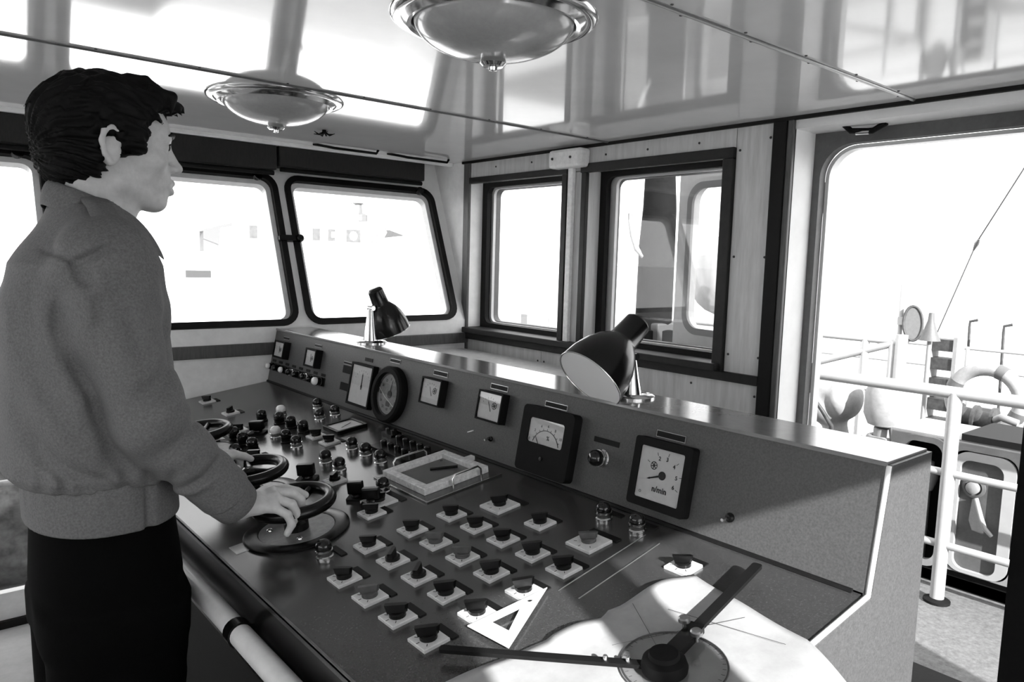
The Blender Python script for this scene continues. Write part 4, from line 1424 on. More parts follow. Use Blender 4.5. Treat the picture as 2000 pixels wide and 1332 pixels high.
# --- hair
hf = Field((0.14, 1.44, 1.55), (0.50, 1.72, 1.88), 0.0025)
X = (hf.lo[0] + hf.h * np.arange(hf.n[0]))[:, None, None]
Y = (hf.lo[1] + hf.h * np.arange(hf.n[1]))[None, :, None]
Z = (hf.lo[2] + hf.h * np.arange(hf.n[2]))[None, None, :]
dx, dy, dz = X - HO[0], Y - HO[1], Z - HO[2]
lf = (dx * Fv[0] + dy * Fv[1] + dz * Fv[2]).astype(np.float32)
ll = (dx * Lv[0] + dy * Lv[1] + dz * Lv[2]).astype(np.float32)
lu = (dx * Uv[0] + dy * Uv[1] + dz * Uv[2]).astype(np.float32)
hf.ell(hp(-0.014, 0, 0.040), (0.120, 0.090, 0.103), HR, 0.0)
hf.ell(hp(-0.066, 0, -0.025), (0.056, 0.070, 0.052), HR, 0.03)
hf.ell(hp(0.058, 0, 0.092), (0.050, 0.062, 0.036), HR, 0.02)
hf.ell(hp(0.100, -0.012, 0.098), (0.022, 0.034, 0.012), HR, 0.012)
for s in (-1, 1):
    hf.ell(hp(0.022, s * 0.070, 0.030), (0.022, 0.018, 0.044), HR, 0.012)
    hf.ell(hp(-0.040, s * 0.066, -0.020), (0.030, 0.018, 0.034), HR, 0.015)
hf.ell(hp(0.124, 0, -0.012), (0.084, 0.125, 0.098), HR, 0.010, 'sub', p=4.0)
hf.ell(hp(0.05, 0, -0.075), (0.080, 0.125, 0.066), HR, 0.010, 'sub', p=4.0)
for s in (-1, 1):
    hf.ell(hp(-0.020, s * 0.100, -0.008), (0.018, 0.030, 0.033), HR, 0.006, 'sub')
ph = np.arctan2(ll, lu + 0.02)
hf.V += (0.0022 * np.sin(ph * 24 + 3.0 * np.sin(lf * 34 + 1) + 40 * lf) + 0.0016 * np.sin(ph * 47 + 5 * np.sin(lf * 41 + ph * 2)) + 0.0009 * np.sin(ph * 90 + 90 * lf)).astype(np.float32)
# separate locks breaking the outline
for i in range(70):
    a = rng.uniform(-1.9, 1.9)
    f0 = rng.uniform(-0.11, 0.06)
    rad = 0.094
    e = math.sqrt(max(0.05, 1 - ((f0 + 0.014) / 0.122) ** 2))
    q0 = np.array([f0, 0.088 * e * math.sin(a), 0.040 + 0.100 * e * math.cos(a)])
    f1 = f0 - rng.uniform(0.015, 0.035) if f0 < -0.02 else f0 + rng.uniform(0.012, 0.03)
    e1 = math.sqrt(max(0.05, 1 - min(0.95, ((f1 + 0.014) / 0.126) ** 2)))
    a1 = a + rng.uniform(-0.25, 0.25)
    q1 = np.array([f1, 0.092 * e1 * math.sin(a1), 0.040 + 0.104 * e1 * math.cos(a1) - 0.004])
    if q0[2] < 0.02 and q0[0] > -0.05:
        continue
    hf.chain([hp(*q0), hp(*((q0 + q1) / 2 * np.array([1, 1.03, 1.012]))), hp(*q1)], [0.005, 0.0042, 0.0012], 0.003)
for l0, f1, u1 in ((-0.034, 0.112, 0.082), (-0.016, 0.124, 0.090), (0.0, 0.128, 0.094), (0.018, 0.122, 0.088), (-0.046, 0.088, 0.074), (0.036, 0.108, 0.080)):
    hf.chain([hp(0.060, l0, 0.118), hp(0.092, l0 - 0.004, 0.112), hp(f1, l0 - 0.010, u1)], [0.010, 0.0085, 0.0014], 0.006)
for l0 in (-0.030, -0.008, 0.014):
    hf.chain([hp(0.020, l0, 0.136), hp(0.050, l0 - 0.004, 0.138), hp(0.078, l0 - 0.006, 0.128)], [0.008, 0.006, 0.0012], 0.006)
hair = hf.mesh('hair', M_HAIR, person, relax=0)

# --- trousers and shoes
tf = Field((0.14, 1.36, 0.04), (0.62, 1.80, 1.08), 0.007)
tf.loft([0.80, 0.90, 1.00, 1.06], [0.306, 0.306, 0.303, 0.30], [YC] * 4, [0.128, 0.130, 0.122, 0.116], [0.175, 0.178, 0.165, 0.155], 0.03)
for s in (-1, 1):
    tf.loft([0.055, 0.12, 0.45, 0.70, 0.86], [0.285, 0.283, 0.293, 0.305, 0.308], [YC + s * 0.105, YC + s * 0.103, YC + s * 0.096, YC + s * 0.090, YC + s * 0.085],
            [0.105, 0.100, 0.098, 0.118, 0.124], [0.080, 0.078, 0.078, 0.092, 0.10], 0.03)
for z_, x_ in ((0.42, 0.20), (0.47, 0.20), (0.40, 0.39), (0.14, 0.38), (0.18, 0.20), (0.72, 0.43)):
    tf.groove([(x_, YC - 0.18, z_), (x_ + 0.02, YC + 0.18, z_ + 0.02)], 0.006, 0.012)
trousers = tf.mesh('trousers', M_TROUS, person)
for s in (-1, 1):
    sf = Field((0.16, YC + s * 0.10 - 0.07, -0.004), (0.54, YC + s * 0.10 + 0.07, 0.13), 0.004)
    yy = YC + s * 0.102
    sf.ell((0.30, yy, 0.050), (0.085, 0.042, 0.055), None, 0.0)
    sf.ell((0.40, yy + s * 0.008, 0.038), (0.105, 0.046, 0.042), None, 0.03)
    sf.ell((0.24, yy, 0.040), (0.045, 0.036, 0.042), None, 0.02)
    sf.V[:, :, :] = np.maximum(sf.V, -(sf.lo[2] + sf.h * np.arange(sf.n[2]))[None, None, :] + 0.002)
    sf.mesh('shoe', M_SHOE, person)

# --- jacket
jf = Field((0.10, 1.26, 0.93), (0.56, 1.94, 1.66), 0.0032)
jf.loft([1.090, 1.100, 1.117, 1.18, 1.30, 1.42, 1.49, 1.54, 1.58, 1.60],
        [0.300, 0.297, 0.292, 0.288, 0.284, 0.283, 0.288, 0.296, 0.300, 0.302],
        [YC] * 10,
        [0.128, 0.142, 0.150, 0.149, 0.142, 0.137, 0.122, 0.096, 0.074, 0.068],
        [0.168, 0.186, 0.196, 0.196, 0.195, 0.200, 0.188, 0.140, 0.092, 0.078], 0.02)
for sh_, el_, wr_, s in ((SH_R, EL_R, WR_R, -1), (SH_L, EL_L, WR_L, 1)):
    sh_, el_, wr_ = np.array(sh_), np.array(el_), np.array(wr_)
    jf.ell(sh_ + np.array([0.0, 0.0, -0.004]), (0.078, 0.070, 0.066), None, 0.035)
    jf.cone(sh_, el_ + np.array([-0.002, 0, 0.005]), 0.072, 0.064, 0.03)
    jf.cone(el_, el_ + (wr_ - el_) * 0.78, 0.063, 0.050, 0.018)
    jf.cone(el_ + (wr_ - el_) * 0.78, el_ + (wr_ - el_) * 0.97, 0.050, 0.043, 0.008)
# trapezius slope up to the neck
for s in (-1, 1):
    jf.cone((0.297, YC + s * 0.05, 1.560), (0.288, YC + s * 0.17, 1.512), 0.048, 0.055, 0.04)


FOLD = np.zeros_like(jf.V)


def fold(pts, A, sig, ymax=1.50, ymin=0.0):
    """a crease in the cloth of the right flank and sleeve, drawn along x and z"""
    P = np.array([(x, 1.38, z) for x, z in pts], np.float32)
    s, X, Y, Z = jf.sub((P[:, 0].min(), ymin, P[:, 2].min()), (P[:, 0].max(), ymax, P[:, 2].max()), 0.045)
    best = None
    n = len(P) - 1
    for i in range(n):
        a, b = P[i], P[i + 1]
        dx_, dz_ = b[0] - a[0], b[2] - a[2]
        L2 = dx_ * dx_ + dz_ * dz_
        t = np.clip(((X - a[0]) * dx_ + (Z - a[2]) * dz_) / L2, 0, 1)
        q2 = (X - a[0] - t * dx_) ** 2 + (Z - a[2] - t * dz_) ** 2
        w = A * np.sin(np.pi * np.clip((i + t) / n, 0.03, 0.97)) ** 0.7 * np.exp(-q2 / (2 * sig * sig))
        best = w if best is None else (np.maximum(best, w) if A > 0 else np.minimum(best, w))
    fade = np.clip((ymax - Y) / 0.05, 0, 1) * np.clip((0.05 - np.abs(jf.V[s])) / 0.02, 0, 1)
    FOLD[s] += (best * fade).astype(np.float32)


for pts, A, sg in (
    ([(0.140, 1.540), (0.174, 1.537), (0.197, 1.522), (0.218, 1.507), (0.242, 1.491)], 0.006, 0.005),
    ([(0.225, 1.486), (0.232, 1.492), (0.257, 1.512), (0.290, 1.530)], 0.008, 0.006),
    ([(0.238, 1.505), (0.262, 1.525), (0.292, 1.543)], -0.004, 0.006),
    ([(0.185, 1.47), (0.180, 1.42), (0.185, 1.34)], 0.005, 0.008),
    ([(0.165, 1.46), (0.158, 1.40), (0.165, 1.30)], 0.005, 0.008),
    ([(0.234, 1.492), (0.246, 1.455)], 0.012, 0.008),
    ([(0.214, 1.470), (0.216, 1.430), (0.214, 1.360)], 0.005, 0.008),
    ([(0.236, 1.470), (0.244, 1.42), (0.238, 1.36)], -0.007, 0.009),
    ([(0.200, 1.440), (0.229, 1.343), (0.259, 1.272), (0.281, 1.183), (0.319, 1.110)], 0.010, 0.012),
    ([(0.130, 1.340), (0.159, 1.230), (0.204, 1.157), (0.288, 1.098), (0.350, 1.066)], 0.014, 0.014),
    ([(0.150, 1.300), (0.185, 1.215), (0.235, 1.150), (0.300, 1.11)], -0.006, 0.014),
    ([(0.150, 1.423), (0.175, 1.339), (0.215, 1.250)], 0.010, 0.014),
    ([(0.377, 1.090), (0.423, 1.115), (0.458, 1.150)], 0.009, 0.009),
    ([(0.365, 1.075), (0.405, 1.092), (0.440, 1.118)], -0.005, 0.008),
    ([(0.341, 1.170), (0.384, 1.196), (0.428, 1.240)], 0.009, 0.011),
    ([(0.303, 1.275), (0.344, 1.300), (0.390, 1.345)], 0.008, 0.013),
    ([(0.310, 1.230), (0.350, 1.250), (0.40, 1.29)], -0.005, 0.012),
    ([(0.270, 1.470), (0.300, 1.424), (0.315, 1.340)], 0.007, 0.013),
    ([(0.330, 1.460), (0.355, 1.40), (0.365, 1.33)], 0.006, 0.013),
    ([(0.285, 1.40), (0.290, 1.33), (0.305, 1.28)], -0.005, 0.013),
):
    fold(pts, A * 1.55, sg * 0.95)
for x_ in (0.165, 0.19, 0.22, 0.245, 0.275, 0.31, 0.345, 0.375):
    fold([(x_, 1.085), (x_ - 0.004, 1.115), (x_ - 0.006, 1.145)], 0.007, 0.007)
jf.V += np.clip(FOLD, -0.010, 0.0135)
del FOLD
# cloth ripple
X = (jf.lo[0] + jf.h * np.arange(jf.n[0]))[:, None, None]
Y = (jf.lo[1] + jf.h * np.arange(jf.n[1]))[None, :, None]
Z = (jf.lo[2] + jf.h * np.arange(jf.n[2]))[None, None, :]
jf.V += (0.0022 * np.sin(38 * X + 17 * Z + 9 * Y) * np.sin(29 * Z - 22 * Y + 5 * X) + 0.0010 * np.sin(70 * X - 61 * Z + 33 * Y)).astype(np.float32)
# sleeve openings and neck opening
for el_, wr_ in ((EL_R, WR_R), (EL_L, WR_L)):
    el_, wr_ = np.array(el_), np.array(wr_)
    d = (wr_ - el_)
    jf.cone(el_ + d * 0.90, el_ + d * 1.12, 0.034, 0.036, 0.0, 'sub')
jf.cone((0.297, YC, 1.585), (0.300, YC, 1.68), 0.062, 0.075, 0.006, 'sub')
s_, X_, Y_, Z_ = jf.sub((0.19, YC - 0.085, 1.48), (0.45, YC + 0.085, 1.66), 0.0)
jf.V[s_] = np.maximum(jf.V[s_], ((Z_ - (1.604 - 0.42 * np.clip(X_ - 0.25, 0, 1))) * 0.9 + 0 * Y_).astype(np.float32))
for el_, wr_ in ((EL_R, WR_R), (EL_L, WR_L)):
    el_, wr_ = np.array(el_), np.array(wr_)
    d = (wr_ - el_) / np.linalg.norm(wr_ - el_)
    c = el_ + (wr_ - el_) * 0.82
    s_, X_, Y_, Z_ = jf.sub(c - 0.01, c + d * 0.07, 0.05)
    pl = (X_ - c[0]) * d[0] + (Y_ - c[1]) * d[1] + (Z_ - c[2]) * d[2]
    jf.V[s_] = np.maximum(jf.V[s_], pl.astype(np.float32))
jacket = jf.mesh('jacket', M_JACKET, person, relax=0)

# waistband
wb = Field((0.12, 1.36, 0.97), (0.48, 1.80, 1.14), 0.004)
wb.loft([1.016, 1.05, 1.125], [0.302, 0.300, 0.298], [YC] * 3, [0.131, 0.131, 0.128], [0.172, 0.173, 0.170], 0.0)
X = (wb.lo[0] + wb.h * np.arange(wb.n[0]))[:, None, None]
Y = (wb.lo[1] + wb.h * np.arange(wb.n[1]))[None, :, None]
Z = (wb.lo[2] + wb.h * np.arange(wb.n[2]))[None, None, :]
th_ = np.arctan2(Y - YC, X - 0.30)
wb.V += (0.0011 * np.sin(th_ * 22) * np.clip((Z - 1.040) * 20, 0, 1)).astype(np.float32)
wb.groove([(0.346, YC - 0.163, 0.96), (0.346, YC - 0.163, 1.16)], 0.012, 0.0045)
wb.mesh('waistband', M_JACKET, jacket)
# cuffs
for el_, wr_ in ((EL_R, WR_R), (EL_L, WR_L)):
    a, b = Vector(el_), Vector(wr_)
    d = (b - a).normalized()
    q = Matrix.Translation(b - d * 0.062) @ d.to_track_quat('Z', 'Y').to_matrix().to_4x4()
    MB().lathe([(0.040, -0.003), (0.0475, -0.002), (0.0485, 0.004), (0.0465, 0.030), (0.044, 0.052), (0.042, 0.054), (0.038, 0.050), (0.036, 0.02)], 36, q).build('cuff', M_JACKET, jacket, smooth=60)
# collar: stand and folded leaf with pointed tips
NA = 40
rows = []
for i in range(NA + 1):
    t = -1 + 2 * i / NA                        # -1 right tip .. 0 nape .. 1 left tip
    a = PI + t * math.radians(150)             # angle round the neck, pi = back
    ta = abs(t)
    ca, sa = math.cos(a), math.sin(a)
    inr = 0.064
    ztop = 1.640 - 0.070 * ta ** 1.3
    cxx = 0.306 + 0.004 * ta
    base = Vector((cxx + (inr - 0.004) * ca, YC + (inr - 0.002) * sa * 1.02, ztop - 0.052))
    mid = Vector((cxx + (inr + 0.001) * ca, YC + (inr + 0.003) * sa * 1.02, ztop))
    fold = Vector((cxx + (inr + 0.010) * ca, YC + (inr + 0.012) * sa * 1.02, ztop + 0.001))
    drop = 0.046 + 0.030 * max(0, (ta - 0.5) / 0.5) ** 1.5
    fl_ = 0.022 + 0.008 * max(0, (ta - 0.55) / 0.45)
    fwd = 0.024 * max(0, (ta - 0.6) / 0.4) ** 1.3
    low = Vector((cxx + (inr + fl_) * ca + fwd, YC + (inr + fl_ + 0.006) * sa * 1.05, ztop - drop))
    mid2 = fold.lerp(low, 0.5) + Vector((0.004 * ca, 0.004 * sa, 0.004))
    rows.append([base, mid, fold, mid2, low])
V = [p for r in rows for p in r]
F = []
for i in range(NA):
    for j in range(4):
        a = i * 5 + j
        F.append((a, a + 1, a + 6, a + 5))
co = MB().add(V, F).build('collar', M_JACKET, jacket, smooth=80)
sm = co.modifiers.new('thickness', 'SOLIDIFY')
sm.thickness = 0.004
sm.offset = 0
sm = co.modifiers.new('smooth', 'SUBSURF')
sm.levels = 1
sm.render_levels = 2
# epaulettes on the shoulders
for s in (-1, 1):
    P = [Vector((0.288, YC + s * 0.085, 1.607)), Vector((0.290, YC + s * 0.12, 1.594)), Vector((0.288, YC + s * 0.16, 1.576)), Vector((0.286, YC + s * 0.205, 1.555))]
    w_ = 0.021
    V = []
    for i, p in enumerate(P):
        V += [p + Vector((-w_, 0, -0.003)), p + Vector((0, 0, 0.001)), p + Vector((w_, 0, -0.003))]
    F = []
    for i in range(3):
        for j in range(2):
            a = i * 3 + j
            F.append((a, a + 1, a + 4, a + 3))
    ep = MB().add(V, F).build('epaulette', M_JACKET, jacket, smooth=80)
    m_ = ep.modifiers.new('thickness', 'SOLIDIFY')
    m_.thickness = 0.006
    m_.offset = 0
# ================================================================== OUTSIDE
M_DECK = mat('nonskid_deck', 0.11, rough=0.9, var=0.35, scale=55, bump=0.3, bscale=150, detail=6)
M_WHITE = mat('white_ship_paint', 0.32, rough=0.4, var=0.06, scale=12)
M_WHITE2 = mat('dull_white_paint', 0.20, rough=0.55, var=0.12, scale=14)
M_GREYP = mat('grey_ship_paint', 0.075, rough=0.6, var=0.12, scale=60)
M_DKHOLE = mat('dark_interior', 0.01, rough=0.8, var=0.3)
M_CANVAS = mat('white_canvas', 0.22, rough=0.8, var=0.15, scale=25)
M_SEA = mat('hazy_sea', 0.35, rough=0.35, var=0.08, scale=0.02)
M_DKGEAR = mat('dark_deck_gear', 0.03, rough=0.6, var=0.5, scale=30)
M_WIRE = mat('steel_wire', 0.12, rough=0.5)

sea = MB().bb(-1500, 1500, -1500, 1500, -7.2, -7.0).build('sea', M_SEA)
struct(sea, 'pale hazy water around the ship', 'sea')
deck = MB().bb(2.352, 6.6, -1.2, 6.0, -0.05, 0.045).build('wing_deck', M_DECK)
struct(deck, 'gritty grey side deck outside the doorway', 'deck')
fdeck = MB().bb(-4, 2.35, 3.56, 9.0, -0.10, -0.04).build('fore_deck', M_DECK)
struct(fdeck, 'deck ahead of the wheelhouse', 'deck')

# open door leaf swung flat along the outside wall ------------------------
Md1 = lambda x: Matrix.Translation((2.37, 1.262, 0)) @ Matrix.Rotation(math.radians(-9), 4, 'Z') @ Matrix.Translation((-2.40, -1.262, 0)) @ frame((x, 0, 0), (0, 1, 0), (0, 0, 1))
dr = MB().plate(rrect(1.262, 1.935, 0.44, 1.93, 0.06), [rrect(1.375, 1.865, 1.255, 1.830, 0.07, 8)], Md1(2.415), 0.045)
M_DOORP = mat('white_door_paint', 0.80, rough=0.4, var=0.05)
door = dr.build('door_1', M_DOORP, smooth=30)
struct(door, 'white steel door with rounded window folded back outside', 'door')
MB().plate(rrect(1.362, 1.878, 1.242, 1.843, 0.08, 8), [rrect(1.388, 1.852, 1.268, 1.817, 0.06, 8)], Md1(2.404), 0.012).build('window_gasket', mat('grey_gasket', 0.35, rough=0.6), door, smooth=30)
MB().plate(rrect(1.345, 1.895, 1.225, 1.860, 0.09, 8), [rrect(1.362, 1.878, 1.242, 1.843, 0.08, 8)], Md1(2.408), 0.008).build('window_rim', M_DOORP, door, smooth=30)
MB().plate(rrect(1.37, 1.87, 1.25, 1.835, 0.07, 8), [], Md1(2.435), 0.005).build('pane', M_GLASS, door)
for z in (0.7, 1.15, 1.75):
    MB().cyl((2.39, 1.262, z - 0.05), (2.39, 1.262, z + 0.05), 0.014, n=10).build('hinge', M_WHITE2, door, smooth=40)
    MB().bb(2.365, 2.425, 1.255, 1.30, z - 0.04, z + 0.04).build('hinge_strap', M_WHITE2, door)

# dark ventilator trunk standing outside the wide window -----------------
vt = empty('ventilator_trunk', (3.05, 2.47, 0.045))
tag(vt, 'dark ventilator trunk with bent top outside the wide right window', 'ventilator')
tr_ = MB()
rings = [(0.045, 0.0, 0.105), (1.18, 0.0, 0.105), (1.185, 0.0, 0.095), (1.62, 0.0, 0.092), (1.80, -0.006, 0.085), (1.95, 0.0, 0.078), (2.10, 0.02, 0.075), (2.30, 0.06, 0.075)]
tr_.tube([(3.05, 2.485 + dy_, z) for z, dy_, r in rings], [r for z, dy_, r in rings], 24)
tr_.build('trunk', mat('dark_grey_trunk', 0.008, rough=0.9, spec=0.1, var=0.2, scale=20), vt, smooth=40)
MB().bb(2.97, 3.13, 2.39, 2.57, 0.045, 1.22).build('casing', mat('grey_casing', 0.05, rough=0.6), vt, bevel=0.01)
MB().tube([(2.98, 2.615, 1.775), (2.98, 2.612, 1.74), (2.975, 2.585, 1.66), (2.965, 2.545, 1.59), (2.965, 2.50, 1.55)], [0.012, 0.013, 0.016, 0.015, 0.010], 10).build('lever', M_WHITE2, vt, smooth=60)

# white locker with rounded openings ---------------------------------------
lk = empty('deck_locker', (3.95, 0.9, 0.045))
tag(lk, 'long white deck locker with a black opening and a grey hatch door, behind the railing', 'locker')
MX = lambda x: frame((x, 0, 0), (0, 1, 0), (0, 0, 1))
ho = (1.300, 1.470, 0.130, 0.715)
hb = (1.030, 1.228, 0.100, 0.680)
fr = MB().plate(rect(-0.6, 1.54, 0.135, 0.755), [rrect(ho[0], ho[1], ho[2] + 0.02, ho[3], 0.05), rrect(hb[0] - 0.035, hb[1] + 0.035, 0.14, hb[3] + 0.03, 0.06),
                                              rrect(0.60, 0.80, 0.15, 0.70, 0.05)], MX(3.75), 0.02)
fr.build('front_plate', M_WHITE2, lk)
fr2 = MB().plate(rrect(ho[0] - 0.028, ho[1] + 0.028, ho[2] - 0.008, ho[3] + 0.028, 0.07), [rrect(ho[0], ho[1], ho[2] + 0.02, ho[3], 0.05)], MX(3.735), 0.020)
fr2.build('opening_rim', M_WHITE2, lk, smooth=30)
MB().bb(3.77, 4.15, -0.6, 1.54, 0.72, 0.755).build('top_plate', M_WHITE2, lk)
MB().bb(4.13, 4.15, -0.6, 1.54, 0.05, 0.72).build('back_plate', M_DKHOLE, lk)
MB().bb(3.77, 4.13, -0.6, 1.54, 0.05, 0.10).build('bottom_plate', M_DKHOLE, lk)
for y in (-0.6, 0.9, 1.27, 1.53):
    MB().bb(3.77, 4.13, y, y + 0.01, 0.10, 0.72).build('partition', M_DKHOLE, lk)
MB().bb(3.77, 3.80, -0.6, 1.54, 0.045, 0.13).build('gap_shade', M_BLACKM, lk)  # black strip put in for the dark gap under the locker
MB().cyl((3.85, 1.40, 0.10), (3.85, 1.40, 0.46), 0.022, n=12).build('inner_pipe', M_WHITE2, lk, smooth=40)
MB().lathe([(0.03, 0.46), (0.05, 0.52), (0.05, 0.55), (0.03, 0.56), (0.028, 0.60), (0, 0.61)], 20, Matrix.Translation((3.85, 1.40, 0))).build('inner_valve', M_WHITE, lk, smooth=40)
hd = MB().plate(rrect(hb[0], hb[1], hb[2] + 0.04, hb[3], 0.05), [], MX(3.768), 0.012).build('hatch_door', M_GREYP, lk)
MB().plate(rrect(hb[0] - 0.03, hb[1] + 0.03, hb[2] + 0.04, hb[3] + 0.025, 0.07), [rrect(hb[0] + 0.018, hb[1] - 0.004, hb[2] + 0.055, hb[3] - 0.012, 0.045)], MX(3.745), 0.024).build('hatch_rim', M_WHITE, hd, smooth=30)
Mw = frame((3.766, 1.165, 0.545), (0, -1, 0), (0, 0, 1))
MB().lathe([(0.048, 0), (0.048, 0.012), (0.036, 0.016), (0.032, 0.006), (0.0, 0.006)], 28, Mw).build('hatch_ring', M_GREYP, hd, smooth=40)
MB().lathe([(0.028, 0.004), (0.028, 0.03), (0.018, 0.036), (0, 0.037)], 20, Mw).build('hatch_boss', M_WHITE2, hd, smooth=40)
MB().tube([(3.75, 1.150, 0.500), (3.735, 1.118, 0.42), (3.735, 1.100, 0.375), (3.75, 1.075, 0.345)], [0.010, 0.011, 0.011, 0.009], 10).build('hatch_lever', M_WHITE, hd, smooth=60)
MB().bb(3.745, 4.16, -0.62, 1.23, 0.755, 0.785).build('edge_shadow', M_BLACKM, lk)  # black strip modelled in place of the shadow along the top edge

# railings -------------------------------------------------------------------
def railing(name, x, posts, y0, y1, zs, rs, rp, label, base=0.045):
    t = empty(name, (x, (y0 + y1) / 2, base))
    tag(t, label, 'railing')
    for z, r in zip(zs, rs):
        MB().tube([(x, y0, z), (x, y1, z)], r, 14).build('rail', M_WHITE, t, smooth=50)
    for y in posts:
        MB().tube([(x, y, base), (x, y, zs[0])], rp, 14).build('post', M_WHITE, t, smooth=50)
        MB().lathe([(rp * 1.9, base), (rp * 1.9, base + 0.012), (rp * 1.1, base + 0.02)], 16, Matrix.Translation((x, y, 0))).build('post_foot', M_BLACKM, t, smooth=40)
    return t


railing('deck_railing', 3.55, (-0.6, 0.3, 1.205, 2.1, 3.0), -1.0, 3.6, (0.995, 0.637, 0.312), (0.027, 0.017, 0.017), 0.029, 'white tubular railing along the side deck, nearest the doorway')
r2 = railing('deck_railing', 4.85, (2.03, 2.20, 3.6), 1.98, 4.0, (1.072, 0.75), (0.020, 0.014), 0.024, 'white railing with slanting brace beyond the locker')
MB().tube([(4.85, 2.58, 0.86), (4.85, 2.0, 1.072)], 0.024, 12).build('brace', M_WHITE, r2, smooth=50)
MB().tube([(4.85, 1.98, 0.045), (4.85, 1.98, 1.12)], 0.036, 14).build('post', M_WHITE, r2, smooth=50)
railing('deck_railing', 5.9, (1.2, 1.95, 2.7), 0.2, 3.8, (0.98, 0.83), (0.012, 0.010), 0.016, 'thin white railing farthest out on the side deck')

# canvas covered gear behind the locker ----------------------------------------
SHX, SHY = 0.26, 0.12
cf = Field((4.18, 1.92, 0.04), (4.68, 2.44, 0.98), 0.012)
cf.loft([0.045, 0.3, 0.50, 0.62], [4.43] * 4, [2.15] * 4, [0.10, 0.10, 0.08, 0.05], [0.10, 0.10, 0.08, 0.05], 0.02)
cf.ell((4.43, 2.21, 0.71), (0.15, 0.14, 0.15), None, 0.05)
cf.ell((4.41, 2.10, 0.74), (0.13, 0.10, 0.13), None, 0.03)
cf.groove([(4.30, 2.26, 0.83), (4.28, 2.16, 0.70), (4.31, 2.11, 0.58)], 0.03, 0.02)
cf.groove([(4.32, 2.07, 0.86), (4.28, 2.08, 0.73)], 0.02, 0.018)
cv = cf.mesh('canvas_cover', M_CANVAS)
tag(cv, 'white canvas bundle tied with dark rope behind the near railing', 'cover')
MB().tube([(4.29, 2.28, 0.78), (4.25, 2.21, 0.74), (4.25, 2.15, 0.67), (4.31, 2.12, 0.58), (4.33, 2.12, 0.40)], [0.008, 0.010, 0.012, 0.014, 0.018], 8).build('rope', M_DKGEAR, cv, smooth=60)
cd = empty('deck_drum', (4.35, 1.83, 0.045))
tag(cd, 'white rounded drum on a stand behind the railing, beside the canvas bundle', 'drum')
Mdm = Matrix.Translation((4.35, 1.83, 0))
MB().lathe([(0.03, 0.62), (0.09, 0.64), (0.115, 0.70), (0.115, 0.82), (0.10, 0.86), (0.05, 0.87), (0, 0.87)], 28, Mdm).build('drum_body', M_CANVAS, cd, smooth=40)
MB().lathe([(0.11, 0.045), (0.10, 0.10), (0.06, 0.14), (0.055, 0.62)], 20, Mdm).build('stand', M_WHITE2, cd, smooth=40)
for z in (0.40, 0.50, 0.56):
    MB().tube([(4.35 + 0.075 * math.cos(a / 3), 1.83 + 0.075 * math.sin(a / 3), z) for a in range(19)], 0.018, 8).build('hose_turn', M_WHITE2, cd, smooth=60)
MB().tube([(4.29, 1.77, 0.64), (4.27, 1.74, 0.52), (4.28, 1.73, 0.30)], 0.012, 8).build('strap', M_DKGEAR, cd, smooth=60)

# signal lamp on a pole
sl = empty('searchlight', (5.0, 2.0, 0.045))
tag(sl, 'grey oval searchlight on a thin white pole, seen through the doorway', 'searchlight')
MB().tube([(4.98, 2.05, 0.045), (4.98, 2.05, 1.43)], 0.016, 10).build('pole', M_WHITE, sl, smooth=50)
Mo = frame((5.0, 1.985, 1.185), (0.45, -0.9, 0.12), (0.05, 0.1, 1))
ov = [(0.052 * math.cos(2 * PI * i / 28), 0.105 * math.sin(2 * PI * i / 28)) for i in range(28)]
MB().plate(ov, [], Mo, 0.05).build('housing', M_GREYP, sl, smooth=40, bevel=0.008)
MB().tube([Mo @ Vector((a * 1.03, b * 1.03, 0.05)) for a, b in ov], 0.009, 8, closed=True).build('rim', M_DKGEAR, sl, smooth=60)
MB().box((4.97, 2.03, 1.20), (0.05, 0.05, 0.05)).build('bracket', M_WHITE, sl)
MB().tube([(5.0, 1.985, 1.09), (4.98, 2.05, 1.02)], 0.012, 8).build('yoke', M_WHITE, sl, smooth=60)
hn = empty('deck_horn', (5.2, 1.955, 0.045))
tag(hn, 'dark grey conical horn beside the searchlight', 'horn')
MB().lathe([(0.065, 1.07), (0.045, 1.12), (0.020, 1.20), (0.016, 1.25), (0, 1.255)], 20, Matrix.Translation((5.2, 1.95, 0))).build('bell', M_GREYP, hn, smooth=40)
MB().tube([(5.2, 1.95, 0.045), (5.2, 1.95, 1.10)], 0.014, 10).build('post', M_WHITE2, hn, smooth=50)

# ship's ladder / slatted crate
cr = empty('slatted_crate', (5.55, 1.97, 0.045))
tag(cr, 'dark slatted crate on the deck beyond the railing', 'crate')
for z in (0.20, 0.34, 0.48, 0.62, 0.76, 0.90, 1.03):
    MB().bb(5.50, 5.62, 1.90, 2.05, z - 0.05, z + 0.03).build('slat', M_DKGEAR, cr)
for y in (1.895, 2.055):
    MB().bb(5.49, 5.63, y - 0.012, y + 0.012, 0.045, 1.08).build('upright', M_WHITE2, cr)
